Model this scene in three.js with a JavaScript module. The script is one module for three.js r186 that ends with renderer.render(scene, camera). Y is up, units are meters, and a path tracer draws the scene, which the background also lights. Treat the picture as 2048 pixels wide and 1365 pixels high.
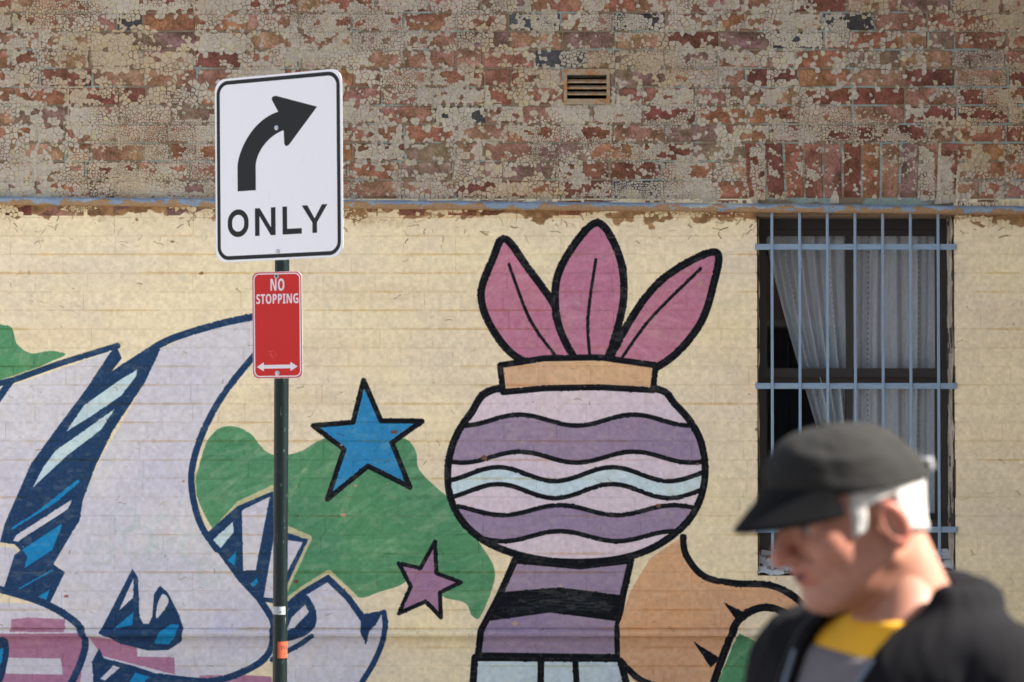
import * as THREE from 'three';
import { mergeGeometries } from 'three/addons/utils/BufferGeometryUtils.js';
import { MarchingCubes } from 'three/addons/objects/MarchingCubes.js';
import { RoundedBoxGeometry } from 'three/addons/geometries/RoundedBoxGeometry.js';

// ───────────────────────── camera, sky, sun, exposure
const scene = new THREE.Scene();
const EYE = [0, 1.72, 11.06], FOCAL = 4800, PITCH = Math.atan(117.5 / FOCAL);
const camera = new THREE.PerspectiveCamera(2 * Math.atan(682.5 / FOCAL) * 180 / Math.PI, 1024 / 682, 0.1, 400);
camera.position.set(...EYE);
camera.lookAt(EYE[0], EYE[1] + Math.tan(PITCH) * 10, EYE[2] - 10);
camera.focus = 9.6;
camera.userData.fStop = 4.5;

const SUN = new THREE.Vector3(0.73, 0.68, 0.065).normalize();
{
  const W = 512, H = 256, d = new Float32Array(W * H * 4), v = new THREE.Vector3();
  for (let j = 0; j < H; j++) for (let i = 0; i < W; i++) {
    const az = ((i + 0.5) / W - 0.5) * 2 * Math.PI, el = ((j + 0.5) / H - 0.5) * Math.PI;
    v.set(Math.cos(el) * Math.cos(az), Math.sin(el), Math.cos(el) * Math.sin(az));
    const t = Math.pow(Math.max(0, v.y), 0.45), g = Math.pow(Math.max(0, v.dot(SUN)), 12);
    const lo = [0.92, 0.95, 0.98], hi = [0.42, 0.51, 0.68];
    for (let k = 0; k < 3; k++) {
      let c = 0.35 * (lo[k] + (hi[k] - lo[k]) * t + g * [0.8, 0.72, 0.6][k]);
      if (v.y < 0) c = [0.15, 0.145, 0.14][k];
      d[(j * W + i) * 4 + k] = c;
    }
    d[(j * W + i) * 4 + 3] = 1;
  }
  const sky = new THREE.DataTexture(d, W, H, THREE.RGBAFormat, THREE.FloatType);
  sky.mapping = THREE.EquirectangularReflectionMapping; sky.magFilter = THREE.LinearFilter; sky.needsUpdate = true;
  scene.background = sky; scene.environment = sky;
}
const sun = new THREE.DirectionalLight(new THREE.Color(1, 0.94, 0.84), 5.0);
sun.position.copy(SUN).multiplyScalar(40); sun.castShadow = true;
sun.shadow.mapSize.set(2048, 2048);
Object.assign(sun.shadow.camera, { left: -20, right: 20, top: 20, bottom: -20, near: 1, far: 90 });
scene.add(sun, sun.target);

const renderer = new THREE.WebGLRenderer({ antialias: true });
renderer.toneMapping = THREE.LinearToneMapping;
renderer.toneMappingExposure = 5.0;
renderer.shadowMap.enabled = true;

// ───────────────────────── helpers
function rng(seed) { let a = seed >>> 0; return () => { a = (a + 0x6D2B79F5) | 0; let t = Math.imul(a ^ (a >>> 15), 1 | a); t = (t + Math.imul(t ^ (t >>> 7), 61 | t)) ^ t; return ((t ^ (t >>> 14)) >>> 0) / 4294967296; }; }
function hash2(i, j, s = 0) { let h = Math.imul(i, 374761393) ^ Math.imul(j, 668265263) ^ Math.imul(s + 11, 2246822519); h = Math.imul(h ^ (h >>> 13), 1274126177); return ((h ^ (h >>> 16)) >>> 0) / 4294967296; }
function vn(x, y, s = 0) {
  const i = Math.floor(x), j = Math.floor(y); let u = x - i, v = y - j; u = u * u * (3 - 2 * u); v = v * v * (3 - 2 * v);
  const a = hash2(i, j, s), b = hash2(i + 1, j, s), c = hash2(i, j + 1, s), e = hash2(i + 1, j + 1, s);
  return a + (b - a) * u + (c - a) * v + (a - b - c + e) * u * v;
}
function fbm(x, y, o = 4, s = 0) { let r = 0, a = 0.5, n = 0; for (let k = 0; k < o; k++) { r += a * vn(x, y, s + k * 17); n += a; a *= 0.5; x = x * 2.03 + 5.3; y = y * 2.03 + 1.7; } return r / n; }
// value noise that wraps with period p (in lattice cells)
function vnw(x, y, p, s = 0) {
  const i = Math.floor(x), j = Math.floor(y); let u = x - i, v = y - j; u = u * u * (3 - 2 * u); v = v * v * (3 - 2 * v);
  const m = (k) => ((k % p) + p) % p, a = hash2(m(i), m(j), s), b = hash2(m(i + 1), m(j), s), c = hash2(m(i), m(j + 1), s), e = hash2(m(i + 1), m(j + 1), s);
  return a + (b - a) * u + (c - a) * v + (a - b - c + e) * u * v;
}
function fbmw(u, v, p, o = 4, s = 0) { let r = 0, a = 0.5, n = 0; for (let k = 0; k < o; k++) { r += a * vnw(u * p, v * p, p, s + k * 17); n += a; a *= 0.55; p *= 2; } return r / n; }
const clamp = (x, a = 0, b = 1) => Math.min(b, Math.max(a, x)), mix = (a, b, t) => a + (b - a) * t, smooth = (a, b, x) => { const t = clamp((x - a) / (b - a)); return t * t * (3 - 2 * t); };
// a sight line of the survey camera met with the upright plane z: where a measured point stands
function spot(px, py, z) {
  const cx = (px - 1024) / FOCAL, cy = (682.5 - py) / FOCAL, c = Math.cos(PITCH), s = Math.sin(PITCH);
  const dy = cy * c + s, dz = -c + cy * s, t = (z - EYE[2]) / dz;
  return [EYE[0] + cx * t, EYE[1] + dy * t];
}
const taken = {};
function numbered(n) { if (!(n in taken)) { taken[n] = 0; return n; } taken[n]++; return n + '_' + String(taken[n]).padStart(3, '0'); }
function shade(o) { o.traverse((m) => { if (m.isMesh) { m.castShadow = true; m.receiveShadow = true; } }); return o; }
function part(name, geo, mat, parent) { const m = new THREE.Mesh(geo, mat); m.name = name; m.castShadow = m.receiveShadow = true; parent.add(m); return m; }
function thing(name, label, category, group) { const g = new THREE.Group(); g.name = numbered(name); g.userData = { label, category }; if (group) g.userData.group = group; scene.add(g); return g; }
function single(name, geo, mat, label, category, group) { const m = part(numbered(name), geo, mat, scene); m.userData = { label, category }; if (group) m.userData.group = group; return m; }
function structure(name, geo, mat) { const m = part(name, geo, mat, scene); m.userData.kind = 'structure'; return m; }
function lin(r, g, b) { return new THREE.Color().setRGB(r, g, b); }
function std(color, rough = 0.8, extra = {}) { return new THREE.MeshStandardMaterial({ color, roughness: rough, metalness: 0, ...extra }); }
function matt(color, rough = 0.95, extra = {}) { return new THREE.MeshPhysicalMaterial({ color, roughness: rough, metalness: 0, specularIntensity: 0.18, ...extra }); }
function phys(color, rough = 0.5, extra = {}) { return new THREE.MeshPhysicalMaterial({ color, roughness: rough, metalness: 0, ...extra }); }
function box(x0, x1, y0, y1, z0, z1) { const g = new THREE.BoxGeometry(x1 - x0, y1 - y0, z1 - z0); g.translate((x0 + x1) / 2, (y0 + y1) / 2, (z0 + z1) / 2); return g; }
function rbox(x0, x1, y0, y1, z0, z1, r = 0.003) { const g = new RoundedBoxGeometry(x1 - x0, y1 - y0, z1 - z0, 2, r); g.translate((x0 + x1) / 2, (y0 + y1) / 2, (z0 + z1) / 2); return g; }
function dataTex(n, m, fn, srgb, repeat) {
  const d = new Uint8Array(n * m * 4);
  for (let j = 0; j < m; j++) for (let i = 0; i < n; i++) { const c = fn((i + 0.5) / n, (j + 0.5) / m), q = (j * n + i) * 4; for (let k = 0; k < 3; k++) d[q + k] = clamp(Array.isArray(c) ? c[k] : c) * 255; d[q + 3] = 255; }
  const t = new THREE.DataTexture(d, n, m, THREE.RGBAFormat); t.wrapS = t.wrapT = THREE.RepeatWrapping; t.magFilter = THREE.LinearFilter; t.minFilter = THREE.LinearMipmapLinearFilter; t.generateMipmaps = true;
  if (srgb) t.colorSpace = THREE.SRGBColorSpace;
  if (repeat) t.repeat.set(repeat[0], repeat[1]);
  t.needsUpdate = true; return t;
}
function planar(geo, x0, y0, w, h) {          // uv laid over the wall in metres
  const p = geo.attributes.position, uv = new Float32Array(p.count * 2);
  for (let i = 0; i < p.count; i++) { uv[i * 2] = (p.getX(i) - x0) / w; uv[i * 2 + 1] = (p.getY(i) - y0) / h; }
  geo.setAttribute('uv', new THREE.BufferAttribute(uv, 2)); return geo;
}
function polyGeo(verts, colors) {             // loose triangles
  const g = new THREE.BufferGeometry(); g.setAttribute('position', new THREE.Float32BufferAttribute(verts, 3));
  if (colors) g.setAttribute('color', new THREE.Float32BufferAttribute(colors, 3));
  g.computeVertexNormals(); return g;
}

// ───────────────────────── measured lines of the wall
const COURSE = 0.0862, JOINT = 0.010, LEN = 0.242;
const Y0 = spot(1024, 397, 0)[1];             // the bed joint that the steel ledge runs along
const WIN = { x0: spot(1513, 700, 0)[0], x1: spot(1912, 700, 0)[0], y0: spot(1700, 1152, 0)[1], y1: spot(1700, 428, 0)[1] };
const TOP = Y0 + COURSE * 24, BOTTOM = 0, XL = -5.2, XR = 2.77, THICK = 0.25;

// ───────────────────────── ground and street (below the frame, it throws light back on the wall)
const asphaltMap = dataTex(512, 512, (u, v) => { const n = fbmw(u, v, 64, 3, 3), m = fbmw(u, v, 6, 3, 9); const c = 0.29 + n * 0.14 + m * 0.06; return [c, c, c * 1.01]; }, true, [6, 4]);
const pavingMap = dataTex(512, 512, (u, v) => { const n = fbmw(u, v, 80, 3, 4), m = fbmw(u, v, 5, 4, 19); const c = 0.60 + n * 0.12 + m * 0.1; return [c, c * 0.975, c * 0.93]; }, true, [8, 2]);
const asphalt = std(0xffffff, 0.9, { map: asphaltMap }), paving = std(0xffffff, 0.9, { map: pavingMap }), kerbStone = std(lin(0.36, 0.35, 0.32), 0.85);
{
  const g = new THREE.PlaneGeometry(160, 160); g.rotateX(-Math.PI / 2); g.translate(0, -0.13, 0); structure('ground', g, asphalt);
  structure('footpath', box(-30, 30, -0.126, 0, 0.005, 3.45), paving);
  structure('kerb', rbox(-30, 30, -0.126, 0.004, 3.455, 3.62, 0.02), kerbStone);
  structure('kerb_001', rbox(-30, 30, -0.126, 0.004, 7.0, 7.16, 0.02), kerbStone);
  structure('footpath_001', box(-30, 30, -0.126, 0, 7.165, 14.9), asphalt);
}

// ───────────────────────── brick laying
function lay(y0, rows, openings, jitter, seed) {
  const out = [], rnd = rng(seed);
  for (let r = 0; r < rows; r++) {
    const ya = y0 + r * COURSE + JOINT / 2, yb = ya + COURSE - JOINT;
    let x = XL - (r % 2 ? LEN / 2 : 0) - rnd() * 0.05;
    while (x < XR) {
      const len = rnd() < 0.16 ? LEN / 2 : LEN, a = x + JOINT / 2 + (rnd() - 0.5) * jitter, b = x + len - JOINT / 2 + (rnd() - 0.5) * jitter; x += len;
      let pieces = [[Math.max(a, XL), Math.min(b, XR)]];
      for (const o of openings) if (yb > o.y0 + 0.004 && ya < o.y1 - 0.004) pieces = pieces.flatMap(([p, q]) => (q <= o.x0 || p >= o.x1 ? [[p, q]] : [[p, o.x0 - (o.gap ?? 0)], [o.x1 + (o.gap ?? 0), q]].filter(([s, t]) => t > s)));
      for (const [p, q] of pieces) if (q - p > 0.018) out.push({ x0: p, x1: q, y0: ya, y1: yb, r });
    }
  }
  return out;
}
// one brick: a face with an eased arris and four sides; e is the width of the arris, w how uneven the corners are
function brickGeo(b, z, depth, e, wob, rnd, skew = 0) {
  const j = () => (rnd() - 0.5) * wob, P = [];
  const xs = [b.x0, b.x1, b.x1, b.x0], ys = [b.y0, b.y0, b.y1, b.y1], tilt = (rnd() - 0.5) * wob * 0.8, tilt2 = (rnd() - 0.5) * wob * 0.6;
  const cx = (b.x0 + b.x1) / 2, cy = (b.y0 + b.y1) / 2;
  const outer = xs.map((x, i) => [x + j() + skew * (ys[i] - b.y0), ys[i] + j()]);
  const inner = outer.map(([x, y]) => [x + Math.sign(cx + skew * (y - b.y0) - x) * e, y + Math.sign(cy - y) * e, z + tilt * Math.sign(x - cx) + tilt2 * Math.sign(y - cy)]);
  const tri = (...q) => q.forEach((p) => P.push(...p));
  tri(inner[0], inner[1], inner[2]); tri(inner[0], inner[2], inner[3]);
  for (let i = 0; i < 4; i++) {
    const k = (i + 1) % 4, a = [...outer[i], z - e], c = [...outer[k], z - e], a2 = [...outer[i], z - depth], c2 = [...outer[k], z - depth];
    tri(a, c, inner[k]); tri(a, inner[k], inner[i]); tri(a2, c2, c); tri(a2, c, a);
  }
  return polyGeo(P);
}
function slabWithHoles(x0, x1, y0, y1, holes, z0, z1) {
  const s = new THREE.Shape([[x0, y0], [x1, y0], [x1, y1], [x0, y1]].map((p) => new THREE.Vector2(...p)));
  for (const h of holes) s.holes.push(new THREE.Path([[h.x0, h.y0], [h.x0, h.y1], [h.x1, h.y1], [h.x1, h.y0]].map((p) => new THREE.Vector2(...p))));
  const g = new THREE.ExtrudeGeometry(s, { depth: z1 - z0, bevelEnabled: false }); g.translate(0, 0, z0); return g;
}

// ───────────────────────── paint that has cracked into flakes: every flake a real curled scale
function flakes({ x0, x1, y0, y1, cell, size, cover, color, height, lift, gap, seed }) {
  const rnd = rng(seed), pts = [], grid = new Map(), key = (i, j) => i * 4096 + j;
  for (let y = y0; y < y1; y += cell) for (let x = x0; x < x1; x += cell) {
    const n = size(x, y);
    for (let k = 0; k < n * n; k++) {
      const px = x + ((k % n) + 0.08 + 0.84 * rnd()) * cell / n, py = y + (Math.floor(k / n) + 0.08 + 0.84 * rnd()) * cell / n;
      const id = pts.length; pts.push([px, py, cell / n]);
      const q = key(Math.floor((px - x0) / cell) + 2, Math.floor((py - y0) / cell) + 2); if (!grid.has(q)) grid.set(q, []); grid.get(q).push(id);
    }
  }
  const V = [], C = [];
  for (let id = 0; id < pts.length; id++) {
    const [px, py, s] = pts[id], how = cover(px, py, rnd);
    if (how <= 0) continue;
    let poly = [[-1.3 * s, -1.3 * s], [1.3 * s, -1.3 * s], [1.3 * s, 1.3 * s], [-1.3 * s, 1.3 * s]];
    const gi = Math.floor((px - x0) / cell) + 2, gj = Math.floor((py - y0) / cell) + 2;
    for (let a = -2; a <= 2; a++) for (let b = -2; b <= 2; b++) for (const o of grid.get(key(gi + a, gj + b)) ?? []) {
      if (o === id) continue;
      const dx = pts[o][0] - px, dy = pts[o][1] - py, d2 = dx * dx + dy * dy; if (d2 > 9 * s * s) continue;
      const half = d2 / 2, next = [];
      for (let k = 0; k < poly.length; k++) {
        const A = poly[k], B = poly[(k + 1) % poly.length], fa = A[0] * dx + A[1] * dy - half, fb = B[0] * dx + B[1] * dy - half;
        if (fa <= 0) next.push(A);
        if ((fa < 0 && fb > 0) || (fa > 0 && fb < 0)) { const t = fa / (fa - fb); next.push([A[0] + (B[0] - A[0]) * t, A[1] + (B[1] - A[1]) * t]); }
      }
      poly = next; if (poly.length < 3) break;
    }
    if (poly.length < 3) continue;
    let mx = 0, my = 0; for (const p of poly) { mx += p[0]; my += p[1]; } mx /= poly.length; my /= poly.length;
    const g = gap(px, py, rnd), dir = rnd() * 6.283, L = lift(px, py, rnd) * how, c = color(px, py, rnd);
    const rim = poly.map(([x, y]) => {
      const dx = x - mx, dy = y - my, r = Math.hypot(dx, dy) || 1e-6, k = Math.max(0.3, 1 - g * (0.25 + 2.2 * Math.pow(rnd(), 2)) / r), X = px + mx + dx * k, Y = py + my + dy * k;
      const peel = 0.35 * rnd() + 0.65 * Math.max(0, Math.cos(Math.atan2(dy, dx) - dir));
      return [X, Y, height(X, Y) + 0.0011 + L * peel];
    });
    const cz = height(px + mx, py + my) + 0.0012, cen = [px + mx, py + my, cz], n = rim.length;
    const push = (...q) => q.forEach((p) => { V.push(...p); C.push(...c); });
    for (let k = 0; k < n; k++) {
      const A = rim[k], B = rim[(k + 1) % n], a = [A[0], A[1], A[2] - 0.0010 - L * 0.1], b = [B[0], B[1], B[2] - 0.0010 - L * 0.1];
      push(cen, A, B); push(a, b, B); push(a, B, A);
    }
  }
  return polyGeo(V, C);
}

// ───────────────────────── upper wall: bare and flaking brick
const stamp = (() => { const t0 = Date.now(); return (s) => console.log(s, ((Date.now() - t0) / 1000).toFixed(1)); })();
{
  const wall = thing('brick_wall', 'weathered red brick wall with flaking cream paint above the blue steel ledge', 'wall');
  const vent = { x0: spot(1126, 170, 0)[0], x1: spot(1221, 170, 0)[0], y0: Y0 + 5 * COURSE, y1: Y0 + 7 * COURSE };
  const sold = { x0: spot(1497, 360, 0)[0], x1: spot(1912, 360, 0)[0], y0: Y0 - 0.01, y1: Y0 + 3 * COURSE };
  const all = lay(Y0 - COURSE, 25, [vent, { ...sold, gap: 0.006 }], 0.004, 71).filter((b) => b.y0 > Y0 - 0.09);
  const grain = dataTex(1024, 1024, (u, v) => {
    const f = fbmw(u, v, 200, 2, 5), m = fbmw(u, v, 28, 4, 6), b = fbmw(u, v, 7, 3, 7), sp = hash2(Math.floor(u * 700), Math.floor(v * 700), 3);
    let c = 0.76 + (f - 0.5) * 0.34 + (m - 0.5) * 0.5 + (b - 0.5) * 0.25; if (sp > 0.985) c += 0.3; if (sp < 0.03) c -= 0.25;
    return [c * 1.02, c * (0.97 + (b - 0.5) * 0.25), c * (0.95 + (m - 0.5) * 0.3)];
  }, true);
  const pit = dataTex(512, 512, (u, v) => fbmw(u, v, 60, 4, 15) * 0.7 + 0.3 * fbmw(u, v, 12, 2, 16), false, [2, 2]);
  const tones = [[0.42, 0.20, 0.112], [0.31, 0.120, 0.074], [0.42, 0.245, 0.165], [0.25, 0.100, 0.066], [0.45, 0.265, 0.165], [0.32, 0.215, 0.170], [0.39, 0.195, 0.122], [0.085, 0.088, 0.100], [0.41, 0.235, 0.155], [0.43, 0.205, 0.11]];
  const mats = tones.map((t) => std(lin(...t), 0.92, { map: grain, bumpMap: pit, bumpScale: 0.003 }));
  const rnd = rng(5), inView = [], rest = [];
  const tone = () => { const k = rnd(); return k < 0.012 ? 7 : Math.floor(rnd() * 10) === 7 ? 2 : [0, 1, 2, 3, 4, 5, 6, 8, 9][Math.floor(rnd() * 9)]; };
  const dark = [[1045, 40], [1270, 38], [1555, 78], [1222, 392], [200, 40]].map(([a, b]) => spot(a + 40, b, 0));
  for (const b of all) {
    const cx = (b.x0 + b.x1) / 2, cy = (b.y0 + b.y1) / 2;
    let g = planar(brickGeo(b, 0, 0.03, 0.0022 + rnd() * 0.002, 0.003, rnd), 0.13 * (b.r % 5), 0.07, 1.3, 1.3);
    const k = dark.some(([x, y]) => Math.abs(x - cx) < 0.11 && Math.abs(y - cy) < 0.045) ? 7 : tone();
    const seen = Math.abs(cx) < 2.5 && cy < 3.62;
    if (seen) part('brick', g, mats[k], wall); else rest.push(g);
  }
  const ns = 11, w = (sold.x1 - sold.x0) / ns;                                    // bricks on end over the window
  for (let i = 0; i < ns; i++) {
    const b = { x0: sold.x0 + i * w + 0.005, x1: sold.x0 + (i + 1) * w - 0.005, y0: Y0 + 0.004, y1: Y0 + 3 * COURSE - 0.006, r: i };
    part('brick', planar(brickGeo(b, 0.001, 0.03, 0.003, 0.004, rnd, (i - (ns - 1) / 2) * 0.016), 0.17 * i, 0.3, 1.3, 1.3), mats[[1, 3, 0, 6, 2, 1, 9, 8, 5, 4, 6][i]], wall);
  }
  const more = part('brick_courses', mergeGeometries(rest), mats[2], wall); more.userData.kind = 'stuff';
  // bedding mortar with scraps of an older pale blue coat
  const mortarTex = dataTex(2048, 512, (u, v) => {
    const x = u * 6, y = v * 1.6, f = fbm(x * 220, y * 220, 2, 31), m = fbm(x * 9, y * 22, 3, 32), q = fbm(x * 5 + 4, y * 9, 3, 33) + 0.16 * smooth(3.2, 4.6, x);
    const t = smooth(0.52, 0.6, q) * smooth(0.4, 0.55, m), s = 0.86 + f * 0.26;
    return [mix(0.50, 0.54, t) * s, mix(0.44, 0.60, t) * s, mix(0.36, 0.57, t) * s];
  }, true);
  mortarTex.wrapS = mortarTex.wrapT = THREE.MirroredRepeatWrapping;
  const core = slabWithHoles(XL, XR, Y0 - 0.05, TOP, [{ x0: vent.x0 + 0.012, x1: vent.x1 - 0.012, y0: vent.y0 + 0.016, y1: vent.y1 - 0.016 }], -THICK, -0.005);
  part('mortar', planar(core, -3, Y0 - 0.05, 6, 1.6), std(0xffffff, 0.95, { map: mortarTex, bumpMap: pit, bumpScale: 0.003 }), wall);
  // the cracked paint, scale by scale
  const rows = new Map(); for (const b of all) { if (!rows.has(b.r)) rows.set(b.r, []); rows.get(b.r).push(b); }
  const find = (x, y) => { const r = Math.floor((y - (Y0 - COURSE)) / COURSE); for (const b of rows.get(r) ?? []) if (x > b.x0 && x < b.x1 && y > b.y0 && y < b.y1) return b; return null; };
  const height = (x, y) => { if (x > sold.x0 && x < sold.x1 && y < sold.y1) { const t = ((x - sold.x0) / w) % 1; return t < 0.07 || t > 0.93 ? -0.0035 : 0.001; } return find(x, y) ? 0 : -0.0035; };
  const geo = flakes({
    x0: -2.95, x1: 2.76, y0: Y0 + 0.002, y1: 3.72, cell: 0.025, seed: 9, height,
    size: (x, y) => { const n = fbm(x * 2.3 + 7, y * 4.1, 3, 41); return n > 0.52 ? (hash2(Math.floor(x * 40), Math.floor(y * 40), 5) > 0.25 ? 1 : 2) : n > 0.40 ? (hash2(Math.floor(x * 40), Math.floor(y * 40), 4) > 0.4 ? 2 : 1) : hash2(Math.floor(x * 40), Math.floor(y * 40), 4) > 0.35 ? 2 : 3; },
    cover: (x, y, r) => {
      if (x > vent.x0 - 0.004 && x < vent.x1 + 0.004 && y > vent.y0 - 0.002 && y < vent.y1 + 0.002) return 0;
      const inSold = x > sold.x0 && x < sold.x1 && y < sold.y1, b = inSold ? null : find(x, y);
      const id = inSold ? Math.floor((x - sold.x0) / w) + 900 : b ? Math.round(b.x0 * 200) : 0;
      let m = 0.52 * fbm(x * 8, y * 13, 3, 51) + 0.48 * fbm(x * 26, y * 34, 2, 52);
      m += 0.15 * fbm(x * 1.1 + 3, y * 1.6, 2, 53) - 0.07;
      if (b || inSold) m += (hash2(id, b ? b.r : 3, 6) - 0.5) * 0.30;
      if (b) { const ex = Math.min(x - b.x0, b.x1 - x), ey = Math.min(y - b.y0, b.y1 - y); m += 0.15 * (1 - smooth(0.004, 0.026, Math.min(ex, ey))) - 0.035; }
      if (!b && !inSold) m -= 0.05;
      const thr = mix(0.42, 0.505, smooth(-2.0, 0.3, x)) + 0.02 * smooth(0.3, 2, x);
      m += (r() - 0.5) * 0.05;
      return m < thr ? (r() < 0.10 ? 1.2 : 0) : mix(1, 0.35, smooth(thr, thr + 0.2, m));
    },
    lift: (x, y, r) => 0.0006 + 0.0060 * Math.pow(r(), 2.4),
    gap: (x, y, r) => 0.0003 + 0.0016 * smooth(0.35, 0.7, fbm(x * 6, y * 8, 2, 61)) + 0.0016 * r() * r(),
    color: (x, y, r) => { const n = fbm(x * 3, y * 4, 3, 71), k = 0.86 + 0.15 * r() + 0.3 * (n - 0.5), o = r() < 0.12 ? 0.82 : 1, yel = smooth(0.5, 0.72, fbm(x * 1.7 + 9, y * 3, 3, 72)); return [0.42 * k, mix(0.37, 0.33, yel) * k * (0.985 + 0.03 * n) * mix(1, 0.96, 1 - o), mix(0.295, 0.22, yel) * k * o]; },
  });
  const fl = part('paint_flakes', geo, new THREE.MeshStandardMaterial({ color: 0xffffff, vertexColors: true, roughness: 0.75, side: THREE.DoubleSide }), wall);
  fl.userData.kind = 'stuff';
  stamp('upper wall ' + geo.attributes.position.count / 3);

  // terracotta air vent
  const v = thing('air_vent', 'small cream air vent with dark horizontal slots in the bare brick', 'vent');
  const ventPaint = std(0xffffff, 0.85, { map: dataTex(256, 128, (a, b) => { const n = fbmw(a, b, 10, 4, 81), k = 0.8 + 0.25 * fbmw(a, b, 50, 2, 82), o = smooth(0.5, 0.66, n); return [0.66 * k, mix(0.58, 0.48, o) * k, mix(0.48, 0.32, o) * k]; }, true), bumpMap: pit, bumpScale: 0.002 });
  const in_ = { x0: vent.x0 + 0.019, x1: vent.x1 - 0.017, y0: vent.y0 + 0.030, y1: vent.y1 - 0.030 };
  part('frame', planar(slabWithHoles(vent.x0 + 0.003, vent.x1 - 0.003, vent.y0 + 0.004, vent.y1 - 0.004, [in_], -0.045, 0.004), vent.x0, vent.y0, 0.22, 0.18), ventPaint, v);
  const slots = 4, ph = (in_.y1 - in_.y0) / slots;
  for (let i = 1; i < slots; i++) { const g = rbox(in_.x0 - 0.002, in_.x1 + 0.002, -0.0042, 0.0042, -0.016, 0.016, 0.002); g.rotateX(0.5); g.translate(0, in_.y0 + i * ph, -0.016); part('slat', planar(g, vent.x0, vent.y0, 0.22, 0.18), ventPaint, v); }
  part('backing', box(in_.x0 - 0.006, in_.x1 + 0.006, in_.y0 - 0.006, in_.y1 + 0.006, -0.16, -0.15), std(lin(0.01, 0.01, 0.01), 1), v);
}

// ───────────────────────── lower wall: painted brick with the mural
const MU = { x0: -2.8, x1: 2.8 };                                   // extent of the painted sheet in metres
const KX = 433.99, YA = spot(1024, 410, 0)[1], YB = spot(1024, 1365, 0)[1], KY = 955 / (YA - YB);
MU.y1 = YA + 30 / KY; MU.y0 = YB - 75 / KY;                           // photo rows 380 … 1440
function mural() {
  const W = 2048, S = W / ((MU.x1 - MU.x0) * KX), H = Math.round(1060 * S), cv = document.createElement('canvas'); cv.width = W; cv.height = H;
  const c = cv.getContext('2d'); c.setTransform(S, 0, 0, S, (1024 - (1024 + MU.x0 * KX)) * S - 1024 * S, -380 * S);
  const rnd = rng(77);
  const CREAM = '#e2d2b2', NAVY = '#223c5e', WHITE = '#c9c5cc', ICE = '#bcd0d4', BLUE = '#1c7fb4', MAUVE = '#a8748f', GREEN = '#538a62', INK = '#0e1117', PINK = '#b3748a', TAN = '#d0a985', LILAC = '#93829a', BLUSH = '#d3c3cc', ORANGE = '#d0a27c';
  const path = (p, close = true) => { c.beginPath(); p.forEach(([x, y], i) => (i ? c.lineTo(x, y) : c.moveTo(x, y))); if (close) c.closePath(); };
  const soft = (p, close = true) => {                                  // a hand-drawn curve through the points
    c.beginPath(); const n = p.length, at = (i) => (close ? p[(i + n) % n] : p[clamp(i, 0, n - 1)]); c.moveTo(...p[0]);
    for (let i = 0; i < (close ? n : n - 1); i++) { const a = at(i - 1), b = at(i), d = at(i + 1), e = at(i + 2); c.bezierCurveTo(b[0] + (d[0] - a[0]) / 6, b[1] + (d[1] - a[1]) / 6, d[0] - (e[0] - b[0]) / 6, d[1] - (e[1] - b[1]) / 6, d[0], d[1]); }
    if (close) c.closePath();
  };
  const fill = (p, col, curve) => { (curve ? soft : path)(p); c.fillStyle = col; c.fill(); };
  const line = (p, col, w, curve = true, close = false) => { (curve ? soft : path)(p, close); c.strokeStyle = col; c.lineWidth = w; c.lineJoin = 'round'; c.lineCap = 'round'; c.stroke(); };
  // marker outlines: several passes that do not quite meet
  const inkLine = (p, w, curve = true, close = false, col = INK) => {
    line(p, col, w, curve, close);
    for (let k = 0; k < 3; k++) { c.globalAlpha = 0.7; line(p.map(([x, y]) => [x + (rnd() - 0.5) * w * 0.55, y + (rnd() - 0.5) * w * 0.55]), col, w * 0.5, curve, close); c.globalAlpha = 1; }
    c.globalAlpha = 0.16; line(p.map(([x, y]) => [x + (rnd() - 0.5) * w * 0.7, y + (rnd() - 0.5) * w * 0.7]), '#8d97a0', 1.4, curve, close); c.globalAlpha = 1;
  };
  // roller and brush drag inside a painted patch
  const brushed = (p, col, others, n, len, curve, a0 = 0.9) => {
    fill(p, col, curve); c.save(); (curve ? soft : path)(p); c.clip();
    let x0 = 1e9, x1 = -1e9, y0 = 1e9, y1 = -1e9; for (const [x, y] of p) { x0 = Math.min(x0, x); x1 = Math.max(x1, x); y0 = Math.min(y0, y); y1 = Math.max(y1, y); }
    for (let k = 0; k < n; k++) {
      const x = mix(x0, x1, rnd()), y = mix(y0, y1, rnd()), a = a0 + (rnd() - 0.5) * 0.9 + (vn(x * 0.006, y * 0.006, 5) - 0.5) * 1.6, l = len * (0.4 + rnd()), dx = Math.cos(a) * l, dy = -Math.sin(a) * l;
      c.globalAlpha = 0.04 + 0.16 * rnd(); c.strokeStyle = others[Math.floor(rnd() * others.length)]; c.lineWidth = 3 + rnd() * rnd() * 16; c.lineCap = 'round';
      c.beginPath(); c.moveTo(x - dx / 2, y - dy / 2); c.quadraticCurveTo(x + dy * 0.06, y - dx * 0.06, x + dx / 2, y + dy / 2); c.stroke();
    }
    c.globalAlpha = 1; c.restore();
  };
  c.fillStyle = CREAM; c.fillRect(-300, 300, 2700, 1300);
  for (let k = 0; k < 900; k++) { c.globalAlpha = 0.04 + 0.07 * rnd(); c.fillStyle = ['#e9d9b6', '#cdb68a', '#d8c8ac', '#c9b79a', '#e2d3b8'][k % 5]; const x = -250 + rnd() * 2550, y = 400 + rnd() * 1050; c.beginPath(); c.ellipse(x, y, 30 + rnd() * 130, 6 + rnd() * 20, (rnd() - 0.5) * 0.1, 0, 7); c.fill(); }
  c.globalAlpha = 1;
  const greens = ['#6ba07a', '#8fb08c', '#3c7a55', '#a6b996', '#5a9670', '#33704c'];
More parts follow.
